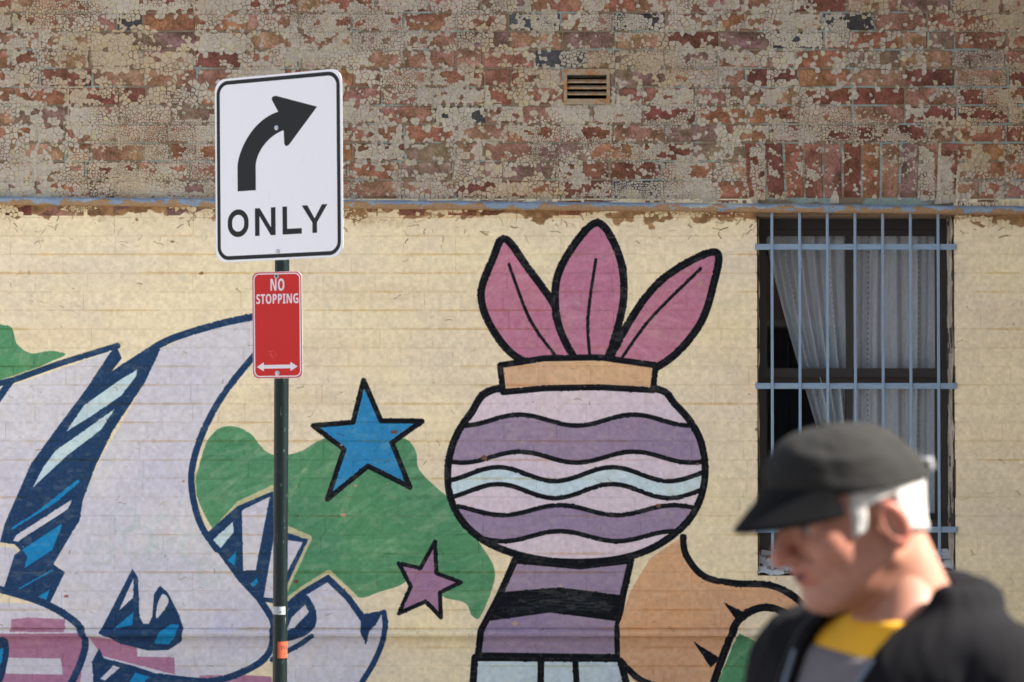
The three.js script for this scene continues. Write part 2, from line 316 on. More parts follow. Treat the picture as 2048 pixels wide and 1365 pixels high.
  const g1 = [[-260, 630], [-80, 625], [0, 650], [22, 657], [34, 690], [62, 708], [100, 703], [130, 710], [98, 726], [40, 752], [0, 768], [-260, 820]];
  const g2 = [[398, 935], [414, 885], [440, 858], [470, 855], [502, 870], [530, 903], [560, 913], [602, 904], [645, 880], [700, 868], [770, 872], [812, 880], [832, 905], [838, 940], [872, 976], [902, 1003], [930, 1052], [962, 1092], [990, 1150], [962, 1232], [944, 1232], [930, 1207], [880, 1192], [842, 1150], [800, 1172], [762, 1184], [722, 1196], [690, 1170], [650, 1150], [612, 1190], [560, 1210], [480, 1130], [430, 1065], [402, 1015], [390, 970]];
  brushed(g1, GREEN, greens, 160, 60, true); brushed(g2, GREEN, greens, 620, 70, true, 0.6);
  // letter piece with dark blue shading
  const halo = (p) => { c.globalAlpha = 0.85; line(p, '#cfc096', 13, false); c.globalAlpha = 1; };
  halo([[-60, 785], [0, 768], [120, 728], [238, 690]]); halo([[385, 950], [388, 1000], [408, 1062], [420, 1076], [478, 1010], [546, 978]]); halo([[548, 1048], [618, 1078], [576, 1168], [556, 1216]]); halo([[560, 1215], [606, 1180], [658, 1148], [705, 1192]]);
  const arch = [[318, 700], [400, 662], [470, 642], [530, 630], [530, 690], [500, 722], [455, 778], [422, 832], [396, 892], [384, 950], [388, 1005], [404, 1055], [432, 1097], [470, 1148], [515, 1200], [548, 1216], [556, 1262], [546, 1312], [500, 1345], [380, 1365], [370, 1450], [-260, 1450], [-260, 1195], [90, 1210], [105, 1190], [130, 1145], [110, 1128], [150, 1052], [170, 990], [200, 920], [242, 850], [290, 765]];
  brushed(arch, WHITE, ['#d8d5de', '#bdbccb', '#c6cdd6', '#d6c9d3'], 420, 90, false, 1.4);
  for (const [x, y, r] of [[275, 1085, 30], [205, 1110, 22], [330, 1060, 26], [390, 1100, 28], [420, 1150, 20], [250, 1040, 24], [310, 1110, 18]]) { c.globalAlpha = 0.13; c.strokeStyle = '#96b0ac'; c.lineWidth = 13; c.beginPath(); c.arc(x, y, r, 0, 6.3); c.stroke(); c.globalAlpha = 1; }
  const letter = [[-260, 830], [0, 775], [25, 772], [222, 704], [230, 720], [215, 742], [170, 802], [110, 872], [62, 942], [32, 1002], [10, 1052], [0, 1090], [-260, 1090]];
  brushed(letter, WHITE, ['#d6d3de', '#bfbecd', '#c8cfd8'], 160, 80, false, 1.2);
  fill([[-260, 1096], [28, 1096], [40, 1112], [14, 1176], [-260, 1176]], WHITE);
  brushed([[232, 693], [243, 718], [222, 745], [305, 690], [320, 700], [290, 765], [226, 862], [192, 932], [166, 1002], [160, 1042], [130, 1092], [108, 1130], [131, 1146], [104, 1202], [94, 1217], [8, 1182], [30, 1112], [42, 1102], [30, 1090], [1, 1086], [10, 1050], [36, 990], [62, 930], [112, 860], [172, 780], [216, 712]], NAVY, ['#26405f', '#37577f', '#213a58'], 90, 60, false);
  fill([[275, 740], [271, 755], [243, 792], [185, 832], [132, 865], [168, 812], [240, 761]], ICE); fill([[229, 819], [203, 860], [132, 915], [66, 977], [86, 937], [111, 903], [172, 860]], ICE);
  fill([[157, 960], [160, 966], [110, 1008], [24, 1062], [25, 1056], [70, 1028]], BLUE); fill([[144, 1001], [138, 1019], [36, 1085], [27, 1083], [33, 1072]], WHITE);
  fill([[126, 1048], [106, 1101], [50, 1138], [56, 1114], [45, 1101]], BLUE); line([[106, 1142], [41, 1178]], BLUE, 3, false); fill([[101, 1180], [94, 1201], [77, 1195]], BLUE);
  line([[-260, 832], [0, 768], [25, 762], [120, 728], [234, 693]], NAVY, 12, false); line([[20, 765], [-40, 850], [-120, 960]], NAVY, 14, false);
  line([[312, 694], [345, 678], [400, 660], [455, 645], [530, 630]], NAVY, 14); line([[530, 688], [500, 722], [455, 778], [422, 832], [396, 892], [383, 950], [388, 1005], [404, 1055], [434, 1100]], NAVY, 13);
  // blocks of mauve at the foot
  const mauves = ['#9c6988', '#b482a0', '#c29ab0'];
  brushed([[24, 1240], [60, 1236], [132, 1240], [132, 1264], [24, 1264]], MAUVE, mauves, 20, 40, false, 0); brushed([[-260, 1268], [170, 1266], [172, 1300], [150, 1450], [-260, 1450]], MAUVE, mauves, 70, 60, false, 0);
  fill([[12, 1316], [124, 1318], [128, 1350], [14, 1348]], WHITE); brushed([[178, 1272], [275, 1288], [276, 1314], [350, 1316], [352, 1350], [205, 1312]], MAUVE, mauves, 30, 40, false, 0); brushed([[400, 1352], [470, 1350], [545, 1354], [545, 1450], [400, 1450]], MAUVE, mauves, 20, 40, false, 0); brushed([[640, 1354], [720, 1352], [700, 1450], [640, 1450]], MAUVE, mauves, 14, 40, false, 0);
  line([[-260, 1150], [-60, 1168], [30, 1188], [90, 1208], [140, 1236], [166, 1262], [172, 1295], [160, 1335], [140, 1380], [120, 1450]], NAVY, 14); fill([[-60, 1272], [8, 1275], [20, 1295], [16, 1330], [0, 1370], [-60, 1380]], NAVY, true); fill([[-40, 1300], [10, 1298], [6, 1325], [-10, 1345]], BLUE);
  brushed([[201, 1266], [232, 1205], [266, 1139], [277, 1157], [279, 1200], [280, 1234], [288, 1249], [299, 1249], [306, 1234], [309, 1190], [321, 1173], [337, 1187], [357, 1226], [369, 1260], [364, 1284], [339, 1301], [297, 1302], [242, 1288]], NAVY, ['#26405f', '#37577f'], 30, 40, false);
  fill([[268, 1158], [268, 1196], [239, 1223]], WHITE); fill([[327, 1189], [338, 1205], [315, 1238], [316, 1211]], WHITE, true); fill([[268, 1226], [266, 1251], [227, 1260]], BLUE); fill([[342, 1250], [359, 1250], [354, 1272], [339, 1290], [309, 1288], [322, 1264]], BLUE);
  fill([[200, 1297], [210, 1318], [264, 1331], [330, 1353], [420, 1364], [420, 1390], [190, 1390], [186, 1325]], NAVY); fill([[228, 1333], [242, 1336], [212, 1362], [202, 1358]], WHITE); fill([[272, 1346], [300, 1354], [285, 1372], [256, 1372]], BLUE);
  line([[320, 1354], [400, 1363], [454, 1357], [515, 1330], [540, 1304], [548, 1270], [545, 1240], [520, 1200]], NAVY, 13);
  brushed([[411, 1071], [475, 1014], [546, 984], [549, 1060], [617, 1080], [576, 1168], [549, 1208], [514, 1202], [478, 1164], [440, 1112]], NAVY, ['#26405f', '#37577f', '#213a58'], 50, 40, false);
  fill([[484, 1022], [540, 995], [512, 1142], [487, 1142]], WHITE); fill([[466, 1045], [468, 1066], [442, 1098], [427, 1081]], ICE); fill([[474, 1102], [470, 1133], [456, 1123]], BLUE); fill([[514, 1158], [518, 1166], [506, 1176], [502, 1169]], BLUE);
  fill([[548, 1078], [606, 1086], [577, 1142], [548, 1198], [528, 1196]], WHITE);
  brushed([[560, 1238], [606, 1190], [656, 1160], [690, 1190], [714, 1228], [738, 1246], [765, 1228], [768, 1262], [756, 1308], [736, 1345], [712, 1380], [560, 1450], [548, 1330]], WHITE, ['#d6d3de', '#bfbecd', '#c8cfd8', '#cfc4ad'], 120, 60, false, 0.4);
  fill([[562, 1246], [606, 1192], [626, 1208], [634, 1236], [628, 1258], [606, 1274], [568, 1282]], NAVY, true); fill([[611, 1210], [618, 1226], [590, 1256], [574, 1262], [584, 1236]], WHITE);
  line([[560, 1226], [606, 1188], [656, 1158], [696, 1196], [722, 1232], [730, 1244]], NAVY, 13, false); fill([[722, 1230], [768, 1222], [752, 1250], [740, 1262], [732, 1292], [722, 1262]], NAVY); line([[768, 1226], [771, 1256], [763, 1292], [744, 1334], [720, 1372]], NAVY, 11); line([[545, 1320], [600, 1290], [625, 1272]], NAVY, 10);
  // stars
  const star = (p, col, more, w) => { brushed(p, col, more, 70, 36, false, 0.6); inkLine(p, w, false, true); };
  star([[727, 762], [762, 843], [844, 844], [784, 887], [820, 976], [736, 934], [655, 1000], [688, 900], [626, 853], [706, 846]], '#2f82b2', ['#3b90c0', '#2878a6', '#4a9ac4'], 10);
  star([[870, 1085], [873, 1148], [922, 1166], [880, 1186], [882, 1236], [852, 1204], [798, 1228], [822, 1174], [798, 1128], [841, 1138]], '#997491', ['#a97f98', '#93688f', '#ab86aa'], 8);
  // pot of broad pink leaves on a patterned round vase
  const pinks = ['#c27d9a', '#a8627f', '#c98fa6', '#ad6d92', '#c8a0ae'];
  const leaf = (p) => { brushed(p, PINK, pinks, 150, 70, true, 0.5); inkLine(p, 15, true, true); };
  leaf([[1130, 742], [1040, 720], [985, 660], [962, 590], [985, 520], [1010, 478], [1058, 540], [1108, 610], [1142, 690]]);
  leaf([[1215, 745], [1262, 640], [1330, 556], [1432, 505], [1425, 580], [1400, 650], [1345, 715], [1280, 748]]);
  leaf([[1170, 745], [1120, 660], [1112, 570], [1142, 500], [1196, 446], [1238, 510], [1248, 590], [1232, 670], [1202, 742]]);
  inkLine([[1182, 735], [1176, 640], [1192, 520]], 6); inkLine([[1118, 722], [1060, 640], [1018, 530]], 6); inkLine([[1232, 735], [1300, 640], [1402, 538]], 6);
  const vase = [[1010, 776], [940, 830], [900, 910], [902, 1000], [950, 1070], [1040, 1112], [1160, 1126], [1280, 1108], [1370, 1050], [1408, 970], [1400, 880], [1352, 812], [1290, 776]];
  brushed(vase, BLUSH, ['#dccdd4', '#c6b5c2', '#d2c8cf'], 260, 80, true, 0.2);
  c.save(); soft(vase); c.clip();
  const wave = (y, a, h, col, more) => { const up = [], dn = []; for (let x = 870; x <= 1440; x += 19) { const q = Math.sin((x - 870) / 570 * 6.28 * 2.5 + y) * a; up.push([x, y + q]); dn.unshift([x, y + h + q]); } brushed([...up, ...dn], col, more, 90, 60, false, 0.1); inkLine(up, 9); inkLine(dn, 9); };
  wave(842, 11, 74, LILAC, ['#a98fab', '#907695', '#ae93a0']); wave(950, 14, 34, '#c2d4d8', ['#cfdde0', '#b4c9cf']); wave(1022, 10, 52, LILAC, ['#a98fab', '#907695']);
  c.restore(); inkLine(vase, 14, true, true);
  const rim = [[1000, 732], [1090, 718], [1200, 716], [1312, 732], [1306, 782], [1200, 776], [1090, 778], [1006, 786]];
  brushed(rim, TAN, ['#dcb896', '#c49b76', '#d9b08c'], 90, 60, false, 0.05); inkLine(rim, 12, false, true);
  const foot = [[1030, 1122], [1000, 1190], [962, 1262], [956, 1312], [1236, 1316], [1234, 1262], [1246, 1190], [1262, 1122], [1160, 1134]];
  brushed(foot, LILAC, ['#a98fab', '#907695', '#ae93a0'], 90, 60, false, 0.1); fill([[1000, 1186], [1120, 1176], [1244, 1192], [1236, 1244], [1100, 1226], [972, 1244]], INK); for (let k = 0; k < 26; k++) { c.globalAlpha = 0.14; line([[985 + rnd() * 60, 1190 + rnd() * 44], [1110, 1186 + rnd() * 40], [1190 + rnd() * 50, 1196 + rnd() * 36]], '#5b6470', 1.6); c.globalAlpha = 1; } inkLine(foot, 13, false, true);
  const plinth = [[950, 1316], [1240, 1318], [1272, 1450], [940, 1450]]; brushed(plinth, '#bccbd2', ['#c9d6da', '#aebfc8'], 60, 60, false, 0.1); inkLine(plinth, 14, false, true); inkLine([[1082, 1318], [1080, 1450]], 13, false); inkLine([[1150, 1318], [1158, 1450]], 12, false);
  // orange ribbon running off behind the passer-by
  const ribbon = [[1300, 1118], [1368, 1072], [1376, 1112], [1408, 1152], [1470, 1166], [1540, 1170], [1592, 1198], [1640, 1250], [1690, 1300], [1640, 1320], [1580, 1240], [1530, 1218], [1480, 1238], [1452, 1300], [1420, 1400], [1300, 1400], [1240, 1330], [1238, 1250], [1262, 1180]];
  brushed(ribbon, ORANGE, ['#dcae86', '#c8925f', '#d9b294', '#cf9a68'], 220, 70, false, 0.05); inkLine([[1366, 1076], [1372, 1112], [1408, 1154], [1470, 1168], [1540, 1172], [1592, 1198], [1640, 1250], [1690, 1300]], 13); inkLine([[1640, 1320], [1584, 1240], [1530, 1216], [1478, 1240], [1450, 1300], [1415, 1400]], 15); inkLine([[1240, 1322], [1280, 1360], [1340, 1380], [1400, 1400]], 12);
  fill([[1446, 1206], [1500, 1232], [1476, 1246]], INK); fill([[1386, 1284], [1440, 1318], [1420, 1336]], INK);
  brushed([[1476, 1266], [1540, 1300], [1600, 1345], [1640, 1450], [1400, 1450]], GREEN, greens, 90, 50, false); inkLine([[1500, 1370], [1530, 1310], [1580, 1270], [1640, 1262]], 17);
  // hairline cracks, chips and the worn strip under the ledge
  for (let k = 0; k < 1000; k++) {
    const near = rnd() < 0.30, x = -200 + rnd() * 2440, y = near ? 425 + Math.pow(rnd(), 2.2) * 60 : 440 + rnd() * 960; if (!near && fbm(x * 0.004, y * 0.006, 2, 3) < 0.45) continue;
    const l = (near ? 5 : 3) + rnd() * 9; let a = rnd() * 6.28, px = x, py = y; c.globalAlpha = 0.2 + 0.5 * rnd(); c.strokeStyle = ['#5c4a33', '#453828', '#8a6a44', '#6b553b'][k % 4]; c.lineWidth = near ? 0.8 + rnd() * 2 : 0.6 + rnd() * 0.9; c.beginPath(); c.moveTo(px, py);
    for (let q = 0; q < 3; q++) { a += (rnd() - 0.5) * 1.1; px += Math.cos(a) * l / 2; py += Math.sin(a) * l / 2.6; c.lineTo(px, py); } c.stroke();
  }
  c.globalAlpha = 1;
  for (let k = 0; k < 46; k++) { const x = -150 + rnd() * 2300, y = 470 + rnd() * 880, r = 1.5 + rnd() * rnd() * 7; const p = []; for (let q = 0; q < 7; q++) p.push([x + Math.cos(q * 0.9) * r * (0.5 + rnd()), y + Math.sin(q * 0.9) * r * (0.4 + 0.7 * rnd())]); fill(p, ['#8d6a58', '#a98a76', '#6d4c40', '#b79c86'][k % 4]); }
  const img = c.getImageData(0, 0, W, H), d = img.data, src = Uint8ClampedArray.from(d), ledge = (X) => mix(410, 431, clamp((X + 2.36) / 4.72, -0.1, 1.1));
  for (let j = 0; j < H; j++) for (let i = 0; i < W; i++) {
    const q = (j * W + i) * 4, X = MU.x0 + (i + 0.5) / W * 5.6, py = 380 + (j + 0.5) / S, Y = YA - (py - 410) / KY;
    const f = hash2(i, j, 8) - 0.5, n = fbm(X * 60, Y * 60, 2, 91) - 0.5, m = fbm(X * 3.1, Y * 4.3, 4, 92) - 0.5;
    // the brush follows the rough brick: edges waver, colour breaks on high spots and along the joints
    const si = clamp(Math.round(i + (fbm(X * 70, Y * 70, 2, 61) - 0.5) * 1.8), 0, W - 1), sj = clamp(Math.round(j + (fbm(X * 70 + 9, Y * 70, 2, 62) - 0.5) * 1.8), 0, H - 1), p = (sj * W + si) * 4;
    let k = 1 + f * 0.05 + n * 0.12 + m * 0.10, r = src[p] * k, g = src[p + 1] * k, b = src[p + 2] * k * (1 - m * 0.1);
    const jr = (Y - Y0) / COURSE, jd = Math.abs(jr - Math.round(jr)) * COURSE, rub = 0.34 * smooth(0.60, 0.74, fbm(X * 22, Y * 38, 3, 63)) + 0.30 * smooth(0.005, 0.001, jd) * smooth(0.45, 0.65, fbm(X * 12, Y * 30, 2, 64)) + 0.25 * (fbm(X * 130, Y * 130, 2, 65) > 0.72 ? 1 : 0);
    r = mix(r, 196, rub * 0.38); g = mix(g, 182, rub * 0.38); b = mix(b, 156, rub * 0.38);
    // rust-tinted seams where rain sits in the bed joints
    const row = (Y - Y0) / COURSE, dist = Math.abs(row - Math.round(row)) * COURSE, seam = smooth(0.008, 0.002, dist + (vn(X * 40, Math.round(row) * 3, 4) - 0.5) * 0.005) * smooth(0.50, 0.72, fbm(X * 2.6, Math.round(row) * 7.3, 3, 93));
    r *= 1 - 0.03 * seam; g *= 1 - 0.08 * seam; b *= 1 - 0.17 * seam;
    // paint lost in a ragged strip below the ledge
    const e = py - ledge(X), worn = smooth(0.0, 0.05, fbm(X * 14, Y * 20, 4, 94) - 0.36 - e * 0.0120);
    if (worn > 0 && e > -8) { const v = fbm(X * 40, Y * 40, 2, 95), t = worn * 0.95; r = mix(r, 104 + v * 80, t); g = mix(g, 78 + v * 66, t); b = mix(b, 54 + v * 48, t); }
    d[q] = clamp(r, 0, 255); d[q + 1] = clamp(g, 0, 255); d[q + 2] = clamp(b, 0, 255);
  }
  c.putImageData(img, 0, 0);
  const t = new THREE.CanvasTexture(cv); t.colorSpace = THREE.SRGBColorSpace; t.wrapS = t.wrapT = THREE.ClampToEdgeWrapping; t.magFilter = THREE.LinearFilter; t.anisotropy = 8; return t;
}
{
  const wall = thing('painted_wall', 'cream painted brick wall carrying a colourful street mural below the steel ledge', 'wall');
  const tex = mural(); stamp('mural');
  const stipple = dataTex(512, 512, (u, v) => fbmw(u, v, 70, 3, 21) * 0.6 + fbmw(u, v, 9, 3, 22) * 0.4, false, [5.6 / 0.7, (MU.y1 - MU.y0) / 0.7]);
  const paint = matt(0xffffff, 0.7, { map: tex, bumpMap: stipple, bumpScale: 0.0035 });
  const creamTex = dataTex(256, 256, (u, v) => { const n = fbmw(u, v, 8, 4, 23), k = 0.9 + 0.18 * n; return [0.863 * k, 0.792 * k, 0.635 * k]; }, true, [5, 3]);
  const cream = std(0xffffff, 0.7, { map: creamTex, bumpMap: stipple, bumpScale: 0.0035 });
  const uv = (g) => planar(g, MU.x0, MU.y0, MU.x1 - MU.x0, MU.y1 - MU.y0), within = (b) => b.x0 > MU.x0 && b.x1 < MU.x1 && b.y0 > MU.y0;
  const rows = Math.floor((Y0 - BOTTOM) / COURSE), all = lay(Y0 - rows * COURSE, rows, [WIN], 0.003, 33), rnd = rng(12);
  const mid = (b) => [(b.x0 + b.x1) / 2, (b.y0 + b.y1) / 2];
  const score = (b) => { const [x, y] = mid(b); return Math.abs(x) < 2.34 && y > 0.45 && !(x > 1.15 && y < 1.45) ? Math.hypot(x / 1.3, y - 1.6) : 99; };
  const order = all.filter(within).sort((a, b) => score(a) - score(b)), chosen = new Set(order.slice(0, 300));
  const restIn = [], restOut = [];
  for (const b of all) {
    const fat = { ...b, x0: b.x0 - 0.0047, x1: b.x1 + 0.0047, y0: b.y0 - 0.0030, y1: b.y1 + 0.0030 };    // coats of paint have closed the joints up
    const g = uv(brickGeo(fat, (rnd() - 0.5) * 0.0008, 0.02, 0.0014, 0.0009, rnd));
    if (chosen.has(b)) part('brick', g, paint, wall); else (within(b) ? restIn : restOut).push(g);
  }
  part('brick_courses', mergeGeometries(restIn), paint, wall).userData.kind = 'stuff';
  part('brick_courses', mergeGeometries(restOut), cream, wall).userData.kind = 'stuff';
  part('mortar', uv(slabWithHoles(MU.x0, XR, MU.y0, Y0 - 0.052, [WIN], -THICK, -0.0020)), paint, wall);
  const dullOut = std(lin(0.6, 0.5, 0.33), 0.8);
  part('mortar', mergeGeometries([box(XL, MU.x0, 0, Y0 - 0.052, -THICK, -0.003), box(MU.x0, XR, 0, MU.y0, -THICK, -0.003)]), dullOut, wall);
  // string course: a half-round moulding, painted over with the mural
  const ym = spot(1024, 1261, 0.02)[1], prof = [[0, 0.006], [0.026, 0.002], [0.040, -0.006], [0.044, -0.014], [0.040, -0.026], [0.030, -0.032], [0, -0.034]], P = [];
  const N = 140, at = (i, k) => { const x = mix(MU.x0, XR, i / N), n = (vn(x * 9, k, 44) - 0.5) * 0.003; return [x, ym + prof[k][1] + n * 0.6, -0.002 + prof[k][0] + (k && k < 6 ? n : 0)]; };
  for (let i = 0; i < N; i++) for (let k = 0; k < prof.length - 1; k++) { const a = at(i, k), b = at(i + 1, k), c = at(i + 1, k + 1), d = at(i, k + 1); P.push(...a, ...d, ...c, ...a, ...c, ...b); }
  part('string_course', uv(polyGeo(P)), paint, wall);
  // lifted scales of paint along the top
  const geo = flakes({ x0: -2.7, x1: 2.7, y0: Y0 - 0.125, y1: Y0 - 0.03, cell: 0.020, seed: 19, height: () => 0.0012, size: (x, y) => (fbm(x * 4, y * 6, 2, 14) > 0.55 ? 1 : 2),
    cover: (x, y, r) => (x > WIN.x0 - 0.01 && x < WIN.x1 + 0.01 ? 0 : fbm(x * 6, y * 22, 3, 24) + (r() - 0.5) * 0.2 > 0.56 + (Y0 - 0.07 - y) * 3.2 ? 1 : 0),
    lift: (x, y, r) => 0.001 + 0.006 * r() * r(), gap: (x, y, r) => 0.001 + 0.002 * r(), color: (x, y, r) => { const k = 0.85 + 0.2 * r(); return [0.70 * k, 0.58 * k, 0.36 * k]; } });
  part('paint_flakes', geo, new THREE.MeshStandardMaterial({ vertexColors: true, roughness: 0.75, side: THREE.DoubleSide }), wall).userData.kind = 'stuff';
  stamp('lower wall');
}
// ───────────────────────── steel ledge across the wall (sags a little to one end)
{
  const a = spot(0, 394, 0.03)[1], b = spot(2048, 413.5, 0.03)[1], yAt = (x) => mix(a, b, (x + 2.36) / 4.72);
  const prof = [[-0.02, 0.004], [0.014, 0.003], [0.036, -0.005], [0.041, -0.012], [0.041, -0.030], [0.036, -0.036], [0.012, -0.037], [-0.02, -0.037]], P = [], N = 520, x0 = -4.6, x1 = 2.76;
  const at = (i, k) => { const x = mix(x0, x1, i / N), n = (fbm(x * 16, k * 2.1, 3, 17) - 0.5); return [x, yAt(x) + prof[k][1] + n * (k > 3 ? 0.009 : 0.004), prof[k][0] + (k > 0 && k < 7 ? n * 0.007 : 0)]; };
  for (let i = 0; i < N; i++) for (let k = 0; k < prof.length - 1; k++) { const A = at(i, k), B = at(i + 1, k), C = at(i + 1, k + 1), D = at(i, k + 1); P.push(...A, ...D, ...C, ...A, ...C, ...B); }
  const g = polyGeo(P), p = g.attributes.position, uv = new Float32Array(p.count * 2);
  for (let i = 0; i < p.count; i++) { const x = p.getX(i); uv[i * 2] = (x + 4.6) / 4.6; uv[i * 2 + 1] = (p.getY(i) - yAt(x) + 0.048) / 0.06; }
  g.setAttribute('uv', new THREE.BufferAttribute(uv, 2));
  const map = dataTex(2048, 48, (u, v) => {
    const x = u * 4.6, n = fbm(x * 22, v * 3, 4, 27), q = fbm(x * 3.1, v * 0.6 + 3, 3, 28), k = 0.86 + 0.26 * fbm(x * 160, v * 12, 2, 29);
    const rust = smooth(0.02, 0.10, n * 0.8 + q * 0.35 - 0.14 - v * 0.72), pale = smooth(0.46, 0.62, q);
    return [mix(mix(0.47, 0.64, pale), 0.58, rust) * k, mix(mix(0.54, 0.66, pale), 0.46, rust) * k, mix(mix(0.62, 0.66, pale), 0.33, rust) * k];
  }, true);
  map.wrapS = THREE.MirroredRepeatWrapping;
  single('steel_ledge', g, std(0xffffff, 0.6, { map }), 'long weathered pale blue steel ledge dividing bare brick from painted brick', 'ledge');
}

// ───────────────────────── roof edge over the wall (above the frame; it keeps the high sun off the brick)
{
  const e = thing('roof_eave', 'boarded roof eave with a gutter running along the top of the brick wall', 'eave'), y = TOP;
  const n = 42, w = (XR - XL + 0.6) / n, board = std(lin(0.42, 0.41, 0.38), 0.8);
  for (let i = 0; i < n; i++) { const x = XL - 0.6 + i * w; part('board', box(x + 0.004, x + w - 0.004, y + 0.004, y + 0.026, -0.1, 0.44), board, e); }
  part('roof_slab', box(XL - 0.6, XR, y + 0.03, y + 0.12, -4, 0.46), std(lin(0.2, 0.2, 0.2), 0.8), e);
  const g = new THREE.CylinderGeometry(0.06, 0.06, XR - XL + 0.6, 20, 1, true, Math.PI / 2, Math.PI); g.rotateZ(Math.PI / 2); g.translate((XL - 0.6 + XR) / 2, y + 0.06, 0.525); part('gutter', g, std(lin(0.45, 0.46, 0.46), 0.5, { side: THREE.DoubleSide }), e);
}

// ───────────────────────── window, curtains, bars
{
  const zf = -0.165, W = { x0: WIN.x0 - 0.004, x1: WIN.x1 + 0.004, y0: WIN.y0 + 0.10, y1: WIN.y1 + 0.004 };
  const w = thing('sash_window', 'dark timber window of four panes set in the painted wall behind blue bars', 'window');
  const dark = std(lin(0.018, 0.014, 0.013), 0.55), glass = phys(0xffffff, 0.02, { transmission: 1, thickness: 0, ior: 1.5 });
  const L = (px) => spot(px, 700, zf)[0], T = (py) => spot(1700, py, zf)[1];
  const xs = [L(1534), L(1694), L(1708), L(1873)], yT = [T(472), T(737)], yB = [T(772), T(1028)];
  part('frame', slabWithHoles(W.x0 + 0.002, W.x1 - 0.002, W.y0, W.y1 - 0.008, [{ x0: xs[0] - 0.02, x1: xs[3] + 0.02, y0: yB[1] - 0.03, y1: yT[0] + 0.03 }], zf - 0.07, zf + 0.02), dark, w);
  for (const [name, ys, z] of [['upper_sash', yT, zf - 0.012], ['lower_sash', yB, zf - 0.040]]) {
    const pad = name === 'upper_sash' ? 0.042 : 0.05;
    const s = part(name, slabWithHoles(xs[0] - 0.04, xs[3] + 0.04, ys[1] - pad, ys[0] + pad, [{ x0: xs[0], x1: xs[1], y0: ys[1], y1: ys[0] }, { x0: xs[2], x1: xs[3], y0: ys[1], y1: ys[0] }], z - 0.022, z), dark, w);
    for (const k of [0, 2]) part('pane', box(xs[k] - 0.006, xs[k + 1] + 0.006, ys[1] - 0.006, ys[0] + 0.006, z - 0.014, z - 0.0136), glass, s);
  }
  // crumbling sill with white paint scraps
  const P = [], C = [], rnd = rng(8), nx = 60, nz = 22, at = (i, k) => { const x = mix(WIN.x0 + 0.002, WIN.x1 - 0.002, i / nx), t = k / nz, n = fbm(x * 26, t * 9, 4, 13); return [x, WIN.y0 + 0.012 + (1 - t) * 0.10 + (n - 0.5) * 0.035, mix(zf + 0.04, 0.004, t)]; };
  for (let i = 0; i < nx; i++) for (let k = 0; k < nz; k++) { const a = at(i, k), b = at(i + 1, k), c = at(i + 1, k + 1), d = at(i, k + 1), q = fbm(i * 0.33, k * 0.4, 3, 12), col = q > 0.47 ? [0.42, 0.45, 0.47] : q > 0.4 ? [0.2, 0.18, 0.16] : [0.08, 0.035, 0.03]; P.push(...a, ...d, ...c, ...a, ...c, ...b); for (let m = 0; m < 6; m++) C.push(...col); }
  part('sill', polyGeo(P, C), new THREE.MeshStandardMaterial({ vertexColors: true, roughness: 0.9, side: THREE.DoubleSide }), w);
  // broken plaster of the opening's jambs and head
  const jamb = (x, s) => { const Q = [], D = [], n = 70, m = 8, f = (i, k) => { const y = mix(WIN.y0, WIN.y1, i / n), z = mix(-0.16, 0.002, k / m); return [x + s * (0.004 + fbm(y * 14, k * 0.5, 3, x > 1.5 ? 4 : 5) * 0.016), y, z]; }; for (let i = 0; i < n; i++) for (let k = 0; k < m; k++) { const a = f(i, k), b = f(i + 1, k), c = f(i + 1, k + 1), d = f(i, k + 1), q = fbm(i * 0.2, k * 0.4, 3, 6), col = q > 0.6 ? [0.06, 0.05, 0.045] : q > 0.42 ? [0.42, 0.35, 0.28] : [0.58, 0.50, 0.40]; Q.push(...a, ...b, ...c, ...a, ...c, ...d); for (let e = 0; e < 6; e++) D.push(...col); } return polyGeo(Q, D); };
  const raw = new THREE.MeshStandardMaterial({ vertexColors: true, roughness: 0.95, side: THREE.DoubleSide });
  part('jamb', jamb(WIN.x0, 1), raw, w); part('jamb', jamb(WIN.x1, -1), raw, w);
  part('head', box(WIN.x0, WIN.x1, WIN.y1 - 0.012, WIN.y1 + 0.03, -0.16, 0.0), std(lin(0.16, 0.11, 0.07), 0.9), w);

  // the dim room behind
  const rm = std(lin(0.03, 0.03, 0.03), 0.9), rx0 = 0.2, rx1 = 3.6, ry0 = 0.0, ry1 = 2.9, rz0 = -3.2, rz1 = -THICK - 0.002;
  structure('room', mergeGeometries([box(rx0 - 0.1, rx0, ry0, ry1, rz0, rz1), box(rx1, rx1 + 0.1, ry0, ry1, rz0, rz1), box(rx0, rx1, ry0 - 0.1, ry0, rz0, rz1), box(rx0, rx1, ry1, ry1 + 0.1, rz0, rz1), box(rx0 - 0.1, rx1 + 0.1, ry0 - 0.1, ry1 + 0.1, rz0 - 0.1, rz0)]), rm);

  // net curtains with rows of eyelets
  const net = dataTex(1024, 256, (u, v) => { const s = fbmw(u, v, 128, 2, 6), k = 0.86 + 0.16 * s; return [k * 0.76, k * 0.80, k * 0.84]; }, true);
  const holes = dataTex(1024, 1024, (u, v) => { for (const c of [0.22, 0.76]) { const r = Math.round(v * 64) / 64, dx = (u - c) * 0.55, dy = (v - r) * 1.7; if (Math.hypot(dx, dy) < 0.0036) return 0; } return 1; }, false);
  const cloth = phys(0xffffff, 0.95, { map: net, alphaMap: holes, alphaTest: 0.5, transmission: 0.4, thickness: 0, side: THREE.DoubleSide });
